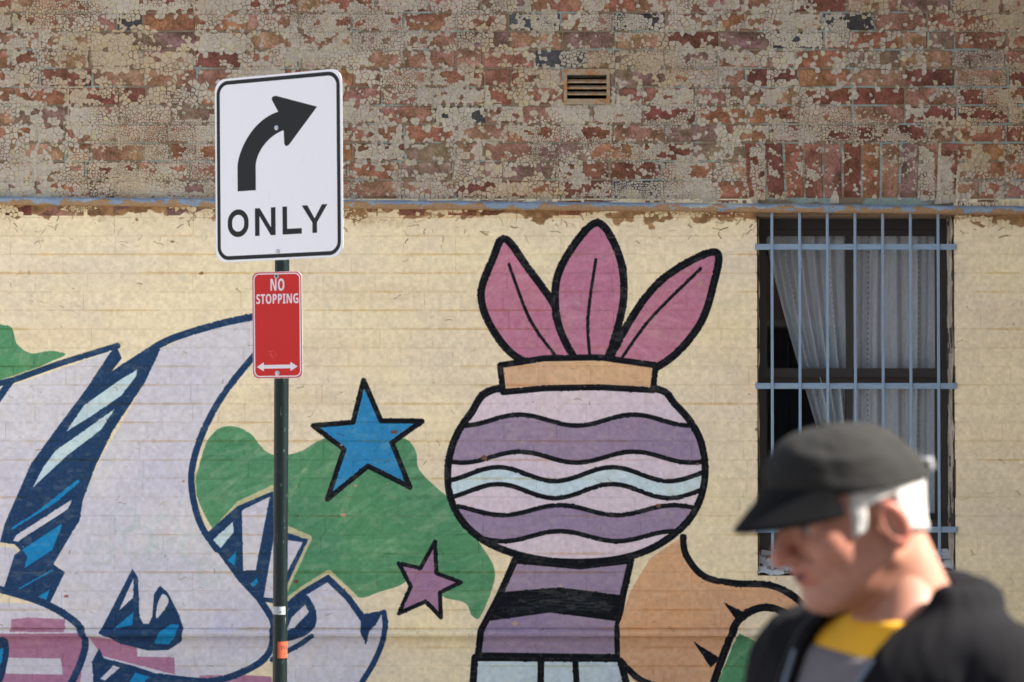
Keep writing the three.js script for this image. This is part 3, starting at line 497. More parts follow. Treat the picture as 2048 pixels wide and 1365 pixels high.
  const curtain = (label, fn) => { const nu = 130, nv = 60, V = [], U = [], I = []; for (let j = 0; j <= nv; j++) for (let i = 0; i <= nu; i++) { V.push(...fn(i / nu, j / nv)); U.push(i / nu, 1 - j / nv); } for (let j = 0; j < nv; j++) for (let i = 0; i < nu; i++) { const q = j * (nu + 1) + i; I.push(q, q + nu + 1, q + nu + 2, q, q + nu + 2, q + 1); } const g = new THREE.BufferGeometry(); g.setAttribute('position', new THREE.Float32BufferAttribute(V, 3)); g.setAttribute('uv', new THREE.Float32BufferAttribute(U, 2)); g.setIndex(I); g.computeVertexNormals(); return single('net_curtain', g, cloth, label, 'curtain', 'net curtains behind the barred window'); };
  const zc = -0.235, yt = T(462), yb = T(1120);
  curtain('white net curtain drawn aside in a slanting swag behind the bars', (u, v) => {
    const e = Math.pow(clamp(v / 0.62), 1.15), l = mix(L(1532), L(1640), e), r = mix(L(1697), L(1712), e), x = mix(l, r, u) + (v > 0.62 ? (v - 0.62) * 0.10 : 0);
    return [x, mix(yt, yb, v), zc + 0.020 * Math.sin(u * 34 + 2.2 * Math.sin(v * 2)) + 0.012 * Math.sin(u * 15 + v * 3 + 1)];
  });
  curtain('white net curtain hanging straight in soft vertical folds behind the bars', (u, v) => [mix(L(1701), L(1885), u) + 0.004 * Math.sin(v * 5 + u * 9), mix(yt, yb, v), zc - 0.006 + 0.015 * Math.sin(u * 27 + 0.5 * Math.sin(v * 3)) + 0.008 * Math.sin(u * 61 + v)]);

  // welded bars
  const gr = thing('window_grille', 'pale blue welded steel security bars over the curtained window', 'window bars');
  const blue = std(0xffffff, 0.5, { map: dataTex(256, 256, (u, v) => { const n = fbmw(u, v, 18, 4, 36), k = 0.88 + 0.2 * fbmw(u, v, 70, 2, 37), r = smooth(0.66, 0.74, n); return [mix(0.50, 0.38, r) * k, mix(0.59, 0.34, r) * k, mix(0.68, 0.32, r) * k]; }, true) });
  const yTop = spot(1700, 419, 0.012)[1], yBot = WIN.y0 + 0.03;
  for (let i = 0; i < 7; i++) { const x = spot(1545 + i * 55.5, 700, 0.02)[0]; part('upright_bar', rbox(x - 0.0065, x + 0.0065, yBot, yTop, 0.012, 0.022, 0.002), blue, gr); }
  for (const py of [494, 772.5, 1060]) { const y = spot(1700, py, 0.01)[1]; part('cross_bar', rbox(WIN.x0 - 0.006, WIN.x1 + 0.003, y - 0.0135, y + 0.0135, 0.004, 0.0118, 0.002), blue, gr); }
  stamp('window');
}

// ───────────────────────── signs and pole
const ZS = 3.0;
function roundRect(w, h, r) { const s = new THREE.Shape(), x = -w / 2, y = -h / 2; s.moveTo(x + r, y); s.lineTo(x + w - r, y); s.absarc(x + w - r, y + r, r, -Math.PI / 2, 0); s.lineTo(x + w, y + h - r); s.absarc(x + w - r, y + h - r, r, 0, Math.PI / 2); s.lineTo(x + r, y + h); s.absarc(x + r, y + h - r, r, Math.PI / 2, Math.PI); s.lineTo(x, y + r); s.absarc(x + r, y + r, r, Math.PI, Math.PI * 1.5); return s; }
function signPlate(root, w, h, r, draw, rough, coat) {
  const alu = std(lin(0.55, 0.56, 0.57), 0.45, { metalness: 0.6 });
  const g = new THREE.ExtrudeGeometry(roundRect(w, h, r), { depth: 0.0016, bevelEnabled: true, bevelSize: 0.0006, bevelThickness: 0.0004, bevelSegments: 1, curveSegments: 10 }); g.translate(0, 0, -0.002);
  part('plate', g, alu, root);
  const H = 1024, W = Math.round(H * w / h), cv = document.createElement('canvas'); cv.width = W; cv.height = H; const c = cv.getContext('2d'); draw(c, W, H);
  const t = new THREE.CanvasTexture(cv); t.colorSpace = THREE.SRGBColorSpace; t.magFilter = THREE.LinearFilter; t.anisotropy = 8;
  const f = new THREE.ShapeGeometry(roundRect(w - 0.001, h - 0.001, r), 10); planar(f, -w / 2, -h / 2, w, h); f.translate(0, 0, 0.0008);
  part('printed_face', f, phys(0xffffff, rough, { map: t, clearcoat: coat, clearcoatRoughness: 0.12, specularIntensity: 0.5 }), root);
}
function bolt(root, x, y, r = 0.0085) { const g = new THREE.LatheGeometry([[0, 0.0045], [r * 0.55, 0.0042], [r * 0.9, 0.002], [r, 0]].map((p) => new THREE.Vector2(...p)), 16); g.rotateX(Math.PI / 2); g.translate(x, y, 0.001); return part('bolt', g, std(lin(0.42, 0.45, 0.48), 0.4, { metalness: 0.7 }), root); }
function wear(c, W, H, rnd, cols, n) { for (let k = 0; k < n; k++) { c.globalAlpha = 0.03 + 0.05 * rnd(); c.fillStyle = cols[k % cols.length]; c.beginPath(); c.ellipse(rnd() * W, rnd() * H, 2 + rnd() * 26, 1 + rnd() * 12, rnd() * 3, 0, 7); c.fill(); } c.globalAlpha = 1; }
const [SX, SY] = spot(557.5, 336, ZS);
{
  const s = thing('direction_sign', 'large white road sign with curved black arrow and the word ONLY', 'road sign');
  const w = 0.512, h = 0.624; s.position.set(SX, SY, ZS + 0.034); s.rotation.set(0, -0.50, 0.012);
  signPlate(s, w, h, 0.041, (c, W, H) => {
    const rnd = rng(3); c.fillStyle = '#dfdde1'; c.fillRect(0, 0, W, H); wear(c, W, H, rnd, ['#c9c7c6', '#e9e8ea', '#d2cfcb'], 160);
    const P = (u, v) => [u * W, v * H]; c.fillStyle = c.strokeStyle = '#08090b'; c.lineJoin = 'miter';
    c.lineWidth = W * 0.026; const i = W * 0.027, r = W * 0.078; c.beginPath(); c.moveTo(i + r, i); c.arcTo(W - i, i, W - i, H - i, r); c.arcTo(W - i, H - i, i, H - i, r); c.arcTo(i, H - i, i, i, r); c.arcTo(i, i, W - i, i, r); c.closePath(); c.stroke();
    c.beginPath(); c.moveTo(...P(0.179, 0.618)); c.lineTo(...P(0.179, 0.49)); c.bezierCurveTo(...P(0.182, 0.40), ...P(0.30, 0.235), ...P(0.506, 0.203));
    c.lineTo(...P(0.460, 0.140)); c.quadraticCurveTo(...P(0.445, 0.116), ...P(0.490, 0.116)); c.lineTo(...P(0.81, 0.193)); c.lineTo(...P(0.592, 0.383)); c.quadraticCurveTo(...P(0.560, 0.402), ...P(0.552, 0.375)); c.lineTo(...P(0.548, 0.305)); c.bezierCurveTo(...P(0.42, 0.33), ...P(0.328, 0.415), ...P(0.325, 0.49)); c.lineTo(...P(0.325, 0.618)); c.closePath(); c.fill();
    const y0 = 0.716 * H, y1 = 0.866 * H, t = 0.036 * W; c.lineWidth = t;
    const ox = 0.0975 * W, oy = 0.265 * W; c.beginPath(); const a = (oy - ox) / 2 - t / 2, cx = (ox + oy) / 2; c.ellipse(cx, y0 + a + t / 2, a, a, 0, Math.PI, 2 * Math.PI); c.lineTo(cx + a, y1 - a - t / 2); c.ellipse(cx, y1 - a - t / 2, a, a, 0, 0, Math.PI); c.closePath(); c.stroke();
    const n0 = 0.316 * W, n1 = 0.479 * W; c.fillRect(n0, y0, t, y1 - y0); c.fillRect(n1 - t, y0, t, y1 - y0); path(c, [[n0, y0], [n0 + t * 1.05, y0], [n1, y1], [n1 - t * 1.05, y1]]);
    const l0 = 0.534 * W; c.fillRect(l0, y0, t, y1 - y0); c.fillRect(l0, y1 - t, 0.150 * W, t);
    const k0 = 0.685 * W, k1 = 0.884 * W, m = (k0 + k1) / 2, ym = mix(y0, y1, 0.58); path(c, [[k0, y0], [k0 + t * 1.2, y0], [m, ym - t * 0.5], [k1 - t * 1.2, y0], [k1, y0], [m + t / 2, ym + t * 0.25], [m + t / 2, y1], [m - t / 2, y1], [m - t / 2, ym + t * 0.25]]);
    function path(c, p) { c.beginPath(); p.forEach(([x, y], q) => (q ? c.lineTo(x, y) : c.moveTo(x, y))); c.closePath(); c.fill(); }
  }, 0.5, 0.12);
  bolt(s, -0.004, 0.132); bolt(s, -0.003, -0.284);
}
const [RX, RY] = spot(556, 651, ZS);
{
  const s = thing('parking_sign', 'small red sign reading NO STOPPING with a white double arrow', 'road sign');
  const w = 0.1745, h = 0.356; s.position.set(RX, RY, ZS + 0.031); s.rotation.set(0, -0.25, 0.012);
  signPlate(s, w, h, 0.021, (c, W, H) => {
    const rnd = rng(6), x = (q) => (q - 125) / 490 * W, y = (q) => (q - 222) / 1036 * H; c.fillStyle = '#bf1d17'; c.fillRect(0, 0, W, H); wear(c, W, H, rnd, ['#a81813', '#c92c24', '#b31e1c'], 150);
    c.strokeStyle = c.fillStyle = '#d9d2d8'; const i = W * 0.034, r = W * 0.105; c.lineWidth = W * 0.024; c.beginPath(); c.moveTo(i + r, i); c.arcTo(W - i, i, W - i, H - i, r); c.arcTo(W - i, H - i, i, H - i, r); c.arcTo(i, H - i, i, i, r); c.arcTo(i, i, W - i, i, r); c.closePath(); c.stroke();
    const word = (t, x0, x1, y0, y1) => { c.save(); c.font = 'bold 100px sans-serif'; c.textBaseline = 'alphabetic'; const m = c.measureText(t); c.translate(x(x0), y(y1)); c.scale((x(x1) - x(x0)) / m.width, (y(y1) - y(y0)) / 73); c.fillText(t, 0, 0); c.restore(); };
    word('NO', 298, 450, 286, 404); word('STOPPING', 160, 590, 434, 530);
    const ya = y(1146), th = (y(1164) - y(1128)) / 2, hh = (y(1190) - y(1102)) / 2; c.beginPath(); c.moveTo(x(163), ya); c.lineTo(x(232), ya - hh); c.lineTo(x(234), ya - th); c.lineTo(x(497), ya - th); c.lineTo(x(499), ya - hh); c.lineTo(x(568), ya); c.lineTo(x(499), ya + hh); c.lineTo(x(497), ya + th); c.lineTo(x(234), ya + th); c.lineTo(x(232), ya + hh); c.closePath(); c.fill();
    c.globalAlpha = 0.35; c.strokeStyle = '#c9827c'; c.lineWidth = 5; for (let k = 0; k < 16; k++) { c.beginPath(); c.moveTo(x(265 + rnd() * 100), y(985 + rnd() * 40)); c.lineTo(x(300 + rnd() * 70), y(980 + rnd() * 120)); c.globalAlpha = 0.08 + 0.25 * rnd(); c.stroke(); } c.globalAlpha = 1;
  }, 0.5, 0.12);
  const hole = new THREE.RingGeometry(0.0045, 0.0082, 20); hole.translate(-0.001, h / 2 - 0.0145, 0.0016); part('eyelet', hole, std(lin(0.4, 0.4, 0.42), 0.4, { metalness: 0.6 }), s);
  const inn = new THREE.CircleGeometry(0.0045, 20); inn.translate(-0.001, h / 2 - 0.0145, 0.0014); part('bolt_hole', inn, std(lin(0.01, 0.01, 0.01), 0.8), s);
  bolt(s, -0.001, -h / 2 + 0.0165, 0.0088);
}
{
  const top = spot(563, 200, ZS), p0 = spot(563, 790, ZS), lean = 0.0030, base = new THREE.Vector3(p0[0] - lean * p0[1] - 0.001, 0, ZS), len = top[1];
  const pole = thing('sign_pole', 'dark green round steel pole carrying the two road signs', 'pole');
  pole.position.copy(base); pole.rotation.z = -lean;
  const R = 0.0245, paint = phys(0xffffff, 0.38, { map: dataTex(128, 512, (u, v) => { const n = fbmw(u, v, 40, 3, 51), k = 0.75 + 0.5 * fbmw(u, v, 12, 3, 52), chip = n > 0.80 ? 1 : 0; return [mix(0.03 * k, 0.30, chip), mix(0.085 * k, 0.34, chip), mix(0.09 * k, 0.34, chip)]; }, true, [1, 3]), specularIntensity: 0.5 });
  const tube = new THREE.CylinderGeometry(R, R, len + 0.1, 40, 1, true); tube.translate(0, (len + 0.1) / 2 - 0.1, 0); part('tube', tube, paint, pole);
  const cap = new THREE.SphereGeometry(R + 0.001, 24, 8, 0, 6.3, 0, Math.PI / 2); cap.scale(1, 0.4, 1); cap.translate(0, len, 0); part('end_cap', cap, std(lin(0.03, 0.03, 0.03), 0.6), pole);
  for (const y of [SY + 0.132, SY - 0.284, RY + 0.163, RY - 0.161]) { const g = new THREE.TorusGeometry(R + 0.0015, 0.0022, 8, 28); g.rotateX(Math.PI / 2); g.scale(1, 3.2, 1); g.translate(0, y, 0); part('clamp', g, std(lin(0.4, 0.42, 0.44), 0.4, { metalness: 0.7 }), pole); }
  // stickers wrapped on the pole
  const wrap = (y0, y1, a0, a1) => { const g = new THREE.CylinderGeometry(R + 0.0006, R + 0.0006, y1 - y0, 20, 1, true, a0, a1 - a0); g.translate(0, (y0 + y1) / 2, 0); return g; };
  const place = (m) => { m.position.copy(base); m.rotation.z = -lean; };
  const cvs = (w, h, f) => { const cv = document.createElement('canvas'); cv.width = w; cv.height = h; f(cv.getContext('2d'), w, h); const t = new THREE.CanvasTexture(cv); t.colorSpace = THREE.SRGBColorSpace; t.magFilter = THREE.LinearFilter; return t; };
  const ya = spot(560, 1229, ZS)[1], yb = spot(560, 1213, ZS)[1], yc = spot(560, 1316, ZS)[1], yd = spot(560, 1283, ZS)[1];
  place(single('sticker', wrap(ya, yb, -1.5, 0.85), std(0xffffff, 0.6, { map: cvs(128, 64, (c, w, h) => { c.fillStyle = '#868d92'; c.fillRect(0, 0, w, h); c.fillStyle = '#23262a'; c.beginPath(); c.arc(88, 44, 7, 0, 7); c.arc(116, 38, 5, 0, 7); c.fill(); c.fillStyle = '#9aa4aa'; c.fillRect(6, 14, 22, 30); }), side: THREE.DoubleSide }), 'torn white paper sticker wrapped on the green pole', 'sticker'));
  place(single('sticker', wrap(yc, yd, -0.25, 1.5), std(0xffffff, 0.6, { map: cvs(128, 128, (c, w, h) => { c.fillStyle = '#8f3818'; c.fillRect(0, 0, w, h); c.fillStyle = '#1e1512'; c.font = 'bold 46px sans-serif'; c.fillText('ING', 30, 62); c.font = 'bold 40px sans-serif'; c.fillText('-E', 52, 104); }), side: THREE.DoubleSide }), 'orange sticker with black letters low on the green pole', 'sticker'));
}

// ───────────────────────── the neighbouring house stands forward of the wall, past the edge of the view, and takes light from the window's side
{
  const b = thing('neighbour_building', 'dark brick house standing forward beside the barred window wall', 'building'), x0 = 2.78, x1 = 9, z1 = 2.3, h = 6.2;
  part('wall', box(x0, x1, 0, h, 0.07, z1), std(lin(0.13, 0.075, 0.055), 0.9), b);
  part('roof', rbox(x0 - 0.08, x1, h, h + 0.12, -0.3, z1 + 0.08, 0.01), std(lin(0.12, 0.12, 0.12), 0.8), b);
  const d = part('door', rbox(4.2, 5.1, 0.02, 2.1, z1 + 0.003, z1 + 0.05, 0.006), std(lin(0.05, 0.09, 0.08), 0.5), b); part('handle', rbox(4.28, 4.31, 0.98, 1.1, z1 + 0.052, z1 + 0.09, 0.006), std(lin(0.5, 0.5, 0.5), 0.3, { metalness: 0.9 }), d);
}

// ───────────────────────── building across the street, behind the camera: it closes the sky off and returns warm light
{
  const b = thing('opposite_building', 'three storey rendered building across the street from the mural', 'building');
  const z0 = 15, holes = []; for (let i = -4; i <= 4; i++) for (const y of [1.0, 4.2, 7.4]) holes.push({ x0: i * 2.4 - 0.55 + 10.5, x1: i * 2.4 + 0.55 + 10.5, y0: y, y1: y + 1.6 });
  part('wall', slabWithHoles(-1.0, 22, 0, 10.6, holes, z0, z0 + 0.3), std(lin(0.20, 0.13, 0.10), 0.9), b);
  part('parapet', rbox(-1.1, 22.1, 10.6, 10.9, z0 - 0.1, z0 + 0.4, 0.02), std(lin(0.5, 0.48, 0.44), 0.9), b);
  for (const h of holes) { const w = part('window', slabWithHoles(h.x0, h.x1, h.y0, h.y1, [{ x0: h.x0 + 0.07, x1: h.x1 - 0.07, y0: h.y0 + 0.07, y1: h.y1 - 0.07 }], z0 + 0.12, z0 + 0.18), std(lin(0.5, 0.5, 0.48), 0.5), b); part('pane', box(h.x0 + 0.06, h.x1 - 0.06, h.y0 + 0.06, h.y1 - 0.06, z0 + 0.15, z0 + 0.16), phys(lin(0.03, 0.035, 0.04), 0.05), w); }
  part('back', box(-1.0, 22, 0, 10.6, z0 + 0.32, z0 + 5), std(lin(0.1, 0.1, 0.1), 0.9), b);
}
// ───────────────────────── passer-by in a cap
{
  const p = thing('person', 'man in a charcoal cap and black jacket over a yellow shirt, walking past in profile', 'person');
  const len = Math.hypot, smin = (a, b, k) => { const h = Math.max(k - Math.abs(a - b), 0) / k; return Math.min(a, b) - h * h * k * 0.25; }, smax = (a, b, k) => -smin(-a, -b, k);
  const cap3 = (x, y, z, a, b, ra, rb) => { const dx = b[0] - a[0], dy = b[1] - a[1], dz = b[2] - a[2], t = clamp(((x - a[0]) * dx + (y - a[1]) * dy + (z - a[2]) * dz) / (dx * dx + dy * dy + dz * dz)); return len(x - a[0] - dx * t, y - a[1] - dy * t, z - a[2] - dz * t) - mix(ra, rb, t); };
  const ell = (x, y, z, c, r) => { const a = (x - c[0]) / r[0], b = (y - c[1]) / r[1], d = (z - c[2]) / r[2], k = len(a, b, d), m = len(a / r[0], b / r[1], d / r[2]); return m < 1e-9 ? -Math.min(...r) : k * (k - 1) / m; };
  function mesh(fn, c, half, res) {
    const mc = new MarchingCubes(res, new THREE.MeshBasicMaterial(), false, false, 240000), s = mc.size, hs = mc.halfsize; mc.isolation = 0;
    for (let k = 0; k < s; k++) for (let j = 0; j < s; j++) for (let i = 0; i < s; i++) mc.field[i + j * s + k * s * s] = -fn(c[0] + (i - hs) / hs * half, c[1] + (j - hs) / hs * half, c[2] + (k - hs) / hs * half);
    mc.update(); const n = mc.count, P = new Float32Array(n * 3), N = new Float32Array(n * 3);
    for (let i = 0; i < n; i++) { let nx = mc.normalArray[i * 3], ny = mc.normalArray[i * 3 + 1], nz = mc.normalArray[i * 3 + 2]; const q = len(nx, ny, nz) || 1; for (let a = 0; a < 3; a++) P[i * 3 + a] = mc.positionArray[i * 3 + a] * half + c[a]; N[i * 3] = nx / q; N[i * 3 + 1] = ny / q; N[i * 3 + 2] = nz / q; }
    const g = new THREE.BufferGeometry(); g.setAttribute('position', new THREE.BufferAttribute(P, 3)); g.setAttribute('normal', new THREE.BufferAttribute(N, 3)); return g;
  }
  const tint = (g, f) => { const q = g.attributes.position, C = new Float32Array(q.count * 3); for (let i = 0; i < q.count; i++) C.set(f(q.getX(i), q.getY(i), q.getZ(i)), i * 3); g.setAttribute('color', new THREE.BufferAttribute(C, 3)); return g; };
  // where he is: the middle of the head, how it is turned, and the trunk
  const ZP = 7.80, hp = spot(1703, 1022, ZP), H = new THREE.Vector3(hp[0], hp[1], ZP), head = new THREE.Matrix4().makeRotationY(0.42).multiply(new THREE.Matrix4().makeRotationZ(0.38)).setPosition(H);
  const psi = 0.72, F = [-Math.cos(psi), 0, Math.sin(psi)], Lf = [Math.sin(psi), 0, Math.cos(psi)];
  // head: it looks along -x, +z is his left
  const skull = (x, y, z) => { const az = Math.abs(z); let d = ell(x, y, z, [0.012, 0.030, 0], [0.098, 0.086, 0.076]); d = smin(d, ell(x, y, z, [-0.050, -0.030, 0], [0.052, 0.080, 0.062]), 0.03); d = smin(d, cap3(x, y, az, [-0.002, -0.055, 0.050], [-0.080, -0.094, 0.012], 0.022, 0.020), 0.03); return d; };
  const face = (x, y, z) => {
    const az = Math.abs(z); let d = skull(x, y, z);
    d = smin(d, ell(x, y, az, [-0.070, -0.018, 0.036], [0.026, 0.026, 0.026]), 0.02);
    d = smin(d, cap3(x, y, az, [-0.097, 0.036, 0.008], [-0.082, 0.034, 0.046], 0.011, 0.009), 0.016);
    d = smax(d, -ell(x, y, az, [-0.106, 0.014, 0.031], [0.016, 0.011, 0.018]), 0.012);
    d = smin(d, ell(x, y, az, [-0.081, 0.013, 0.031], [0.013, 0.013, 0.016]), 0.005);
    d = smin(d, cap3(x, y, z, [-0.099, 0.022, 0], [-0.127, -0.016, 0], 0.009, 0.0135), 0.014);
    d = smin(d, ell(x, y, az, [-0.112, -0.022, 0.011], [0.013, 0.009, 0.009]), 0.008);
    d = smin(d, ell(x, y, z, [-0.090, -0.046, 0], [0.022, 0.020, 0.030]), 0.015);
    d = smin(d, cap3(x, y, az, [-0.110, -0.045, 0], [-0.092, -0.043, 0.026], 0.0065, 0.004), 0.008);
    d = smin(d, cap3(x, y, az, [-0.106, -0.057, 0], [-0.090, -0.050, 0.024], 0.0075, 0.004), 0.008);
    d = smax(d, -cap3(x, y, az, [-0.120, -0.0515, 0], [-0.084, -0.040, 0.036], 0.0032, 0.0026), 0.004);
    d = smax(d, -cap3(x, y, az, [-0.104, -0.019, 0.020], [-0.081, -0.044, 0.043], 0.0010, 0.0012), 0.010);
    d = smin(d, ell(x, y, z, [-0.092, -0.088, 0], [0.020, 0.018, 0.022]), 0.016);
    d = smin(d, cap3(x, y, z, [0.030, -0.030, 0], [0.040, -0.160, 0], 0.056, 0.060), 0.03);
    d = smin(d, cap3(x, y, z, [-0.030, -0.070, 0], [0.012, -0.160, 0], 0.034, 0.046), 0.03);
    const X = x - 0.006, Y = y + 0.020, cs = Math.cos(0.25), sn = Math.sin(0.25), ex = X * cs + Y * sn, ey = -X * sn + Y * cs, ez = az - 0.080 - 0.35 * Math.max(0, ex);
    let e = ell(ex, ey, ez, [0.004, 0.002, 0], [0.019, 0.033, 0.0085]); e = smax(e, -ell(ex, ey, ez, [-0.001, 0.002, 0.007], [0.011, 0.022, 0.0065]), 0.005); e = smin(e, ell(ex, ey, ez, [-0.004, -0.026, 0], [0.009, 0.010, 0.006]), 0.006);
    return smin(d, e, 0.006);
  };
  const skinTone = (x, y, z) => {
    const az = Math.abs(z), n = fbm(x * 90 + 7, y * 90 + z * 70, 3, 2); let r = 0.30, g = 0.130, b = 0.086; const red = Math.max(Math.exp(-(((x + 0.122) / 0.02) ** 2 + ((y + 0.016) / 0.02) ** 2 + (z / 0.02) ** 2)), 0.35 * Math.exp(-(((x + 0.07) / 0.03) ** 2 + ((y + 0.02) / 0.028) ** 2)), az > 0.083 ? 0.9 : 0);
    r *= 1 - 0.02 * red; g *= 1 - 0.34 * red; b *= 1 - 0.34 * red; if (x < -0.086 && y < -0.038 && y > -0.066 && az < 0.026) { g *= 0.72; b *= 0.75; } const k = 0.80 + 0.40 * n * (0.6 + 0.8 * fbm(x * 30 + 2, y * 30 + z * 25, 2, 4)); if (y < -0.035 && x < 0.0 && hash2(Math.round(x * 900), Math.round(y * 900), Math.round(z * 900)) > 0.6) { r *= 0.9; g *= 0.97; b *= 1.05; }
    const seg = (a, c) => { const dx = c[0] - a[0], dy = c[1] - a[1], dz = c[2] - a[2], t = clamp(((x - a[0]) * dx + (y - a[1]) * dy + (az - a[2]) * dz) / (dx * dx + dy * dy + dz * dz)); return len(x - a[0] - dx * t, y - a[1] - dy * t, az - a[2] - dz * t); };
    if (seg([-0.116, -0.0515, 0], [-0.084, -0.040, 0.036]) < 0.0055) { r *= 0.35; g *= 0.3; b *= 0.32; } if (seg([-0.096, 0.013, 0.018], [-0.080, 0.012, 0.046]) < 0.0034) { r *= 0.3; g *= 0.3; b *= 0.35; }
    return [r * k, g * k, b * k];
  };
  const headGeo = tint(mesh(face, [0.0, -0.03, 0], 0.165, 108), skinTone); headGeo.applyMatrix4(head);
  // trunk, arms and legs under the clothes
  const S = [H.x + 0.086, H.y - 0.172, H.z - 0.02], off = (o, l, f, u) => [o[0] + Lf[0] * l + F[0] * f, o[1] + u, o[2] + Lf[2] * l + F[2] * f];
  const shL = off(S, 0.170, 0, -0.068), shR = off(S, -0.172, 0.01, -0.055), pel = off(S, 0, -0.03, -0.50), hipL = off(pel, 0.09, 0, -0.04), hipR = off(pel, -0.09, 0, -0.04);
  const elL = off(shL, 0.05, -0.06, -0.29), elR = off(shR, -0.04, 0.05, -0.29), wrL = off(elL, 0.0, 0.10, -0.24), wrR = off(elR, 0.01, 0.13, -0.23);
  const knL = off(hipL, 0.0, 0.12, -0.40), knR = off(hipR, 0, -0.02, -0.41), gy = 0.0, anL = [knL[0] + F[0] * 0.02, gy + 0.09, knL[2] + F[2] * 0.02], anR = [knR[0] - F[0] * 0.14, gy + 0.12, knR[2] - F[2] * 0.14];
  const neckTop = new THREE.Vector3(0.034, -0.08, 0).applyMatrix4(head).toArray();
  const trunk = (x, y, z, g = 0) => { let d = cap3(x, y, z, off(S, 0.085, 0.0, -0.075), off(S, -0.095, 0.0, -0.070), 0.090 + g, 0.092 + g); d = smin(d, cap3(x, y, z, off(S, 0.05, 0.02, -0.16), off(pel, 0.04, 0.01, 0.05), 0.118 + g, 0.125 + g), 0.08); d = smin(d, cap3(x, y, z, off(S, -0.05, 0.02, -0.16), off(pel, -0.04, 0.01, 0.05), 0.118 + g, 0.125 + g), 0.08); return d; };
  const arms = (x, y, z, g) => Math.min(smin(cap3(x, y, z, shL, elL, 0.058 + g, 0.046 + g), cap3(x, y, z, elL, wrL, 0.044 + g, 0.031 + g), 0.03), smin(cap3(x, y, z, shR, elR, 0.058 + g, 0.046 + g), cap3(x, y, z, elR, wrR, 0.044 + g, 0.031 + g), 0.03));
  const legs = (x, y, z, g) => smin(smin(cap3(x, y, z, hipL, knL, 0.085 + g, 0.058 + g), cap3(x, y, z, knL, anL, 0.056 + g, 0.040 + g), 0.04), smin(cap3(x, y, z, hipR, knR, 0.085 + g, 0.058 + g), cap3(x, y, z, knR, anR, 0.056 + g, 0.040 + g), 0.04), 0.02);
  const bodyGeo = tint(mesh((x, y, z) => smin(smin(smin(trunk(x, y, z), cap3(x, y, z, off(S, 0, 0.01, -0.02), neckTop, 0.064, 0.050), 0.05), arms(x, y, z, 0), 0.05), legs(x, y, z, 0), 0.05), [S[0], 0.80, S[2]], 0.86, 130), () => [0.30, 0.130, 0.086]);
  // hands: palm, four fingers of different length and a thumb off its side
  const handGeo = (w, el, side) => {
    const v = new THREE.Vector3(w[0] - el[0], w[1] - el[1], w[2] - el[2]).normalize(), f = new THREE.Vector3(...F), s = new THREE.Vector3(...Lf).multiplyScalar(-side), at = (a, b, c) => [w[0] + v.x * a + f.x * b + s.x * c, w[1] + v.y * a + f.y * b + s.y * c, w[2] + v.z * a + f.z * b + s.z * c];
    const segs = []; [[0.030, 0.070], [0.010, 0.080], [-0.011, 0.074], [-0.031, 0.058]].forEach(([b, l]) => { const k0 = at(0.092, b, 0.002), k1 = at(0.092 + l * 0.45, b, 0.010), k2 = at(0.092 + l * 0.72, b, 0.026), k3 = at(0.092 + l * 0.85, b, 0.045); segs.push([k0, k1, 0.0095, 0.009], [k1, k2, 0.009, 0.0085], [k2, k3, 0.0085, 0.007]); });
    const t0 = at(0.030, 0.026, 0.008), t1 = at(0.066, 0.052, 0.020), t2 = at(0.095, 0.056, 0.032); segs.push([t0, t1, 0.014, 0.011], [t1, t2, 0.0105, 0.0085]);
    const c = at(0.07, 0, 0.01);
    return tint(mesh((x, y, z) => { let d = smin(cap3(x, y, z, at(0.02, 0.014, 0), at(0.088, 0.022, 0), 0.019, 0.014), cap3(x, y, z, at(0.02, -0.012, 0), at(0.088, -0.022, 0), 0.019, 0.013), 0.02); d = smin(d, cap3(x, y, z, at(-0.05, 0, 0), at(0.02, 0, 0), 0.030, 0.026), 0.02); for (const q of segs) d = smin(d, cap3(x, y, z, ...q), 0.004); return d; }, c, 0.125, 70), () => [0.30, 0.130, 0.086]);
  };
  const skin = phys(0xffffff, 0.55, { vertexColors: true, sheen: 0.2, sheenRoughness: 0.5 });
  const body = part('body', mergeGeometries([bodyGeo, headGeo, handGeo(wrL, elL, 1), handGeo(wrR, elR, -1)]), skin, p);
  for (const s of [-1, 1]) { const g = new THREE.SphereGeometry(0.0108, 20, 14); g.translate(-0.0865, 0.0125, s * 0.031); tint(g, (x, y, z) => (x < -0.0955 ? [0.03, 0.03, 0.035] : [0.16, 0.13, 0.12])); g.applyMatrix4(head); part('eye', g, phys(0xffffff, 0.2, { vertexColors: true }), body); }
  for (const s of [-1, 1]) { const g = new THREE.TubeGeometry(new THREE.CatmullRomCurve3([[-0.106, 0.034, 0.012], [-0.104, 0.040, 0.03], [-0.090, 0.036, 0.05]].map(([a, b, c]) => new THREE.Vector3(a, b, c * s))), 12, 0.0042, 7); g.applyMatrix4(head); part('eyebrow', g, std(lin(0.42, 0.40, 0.38), 0.9), p); }
  // white cropped hair below the cap
  const hairFn = (x, y, z) => { const n = (fbm(x * 120 + 3, y * 120 + z * 90, 3, 8) - 0.5) * 0.003; let d = smin(skull(x, y, z), cap3(x, y, z, [0.030, -0.030, 0], [0.040, -0.160, 0], 0.056, 0.060), 0.03) - 0.0075 - n; const az = Math.abs(z);
    d = smax(d, y - 0.045, 0.004); const behind = Math.max(0.024 - x, -0.060 + 0.45 * Math.max(0, 0.08 - x) + 3 * n - y), above = Math.max(-0.022 - x, 0.016 - y), side = Math.max(Math.abs(x + 0.028 - 0.25 * (y - 0.02)) - 0.011, -0.016 - y), reg = Math.min(behind, above, side); d = smax(d, reg + n, 0.006);
    return smax(d, -ell(x, y, az, [0.008, -0.020, 0.088], [0.022, 0.037, 0.022]), 0.003); };
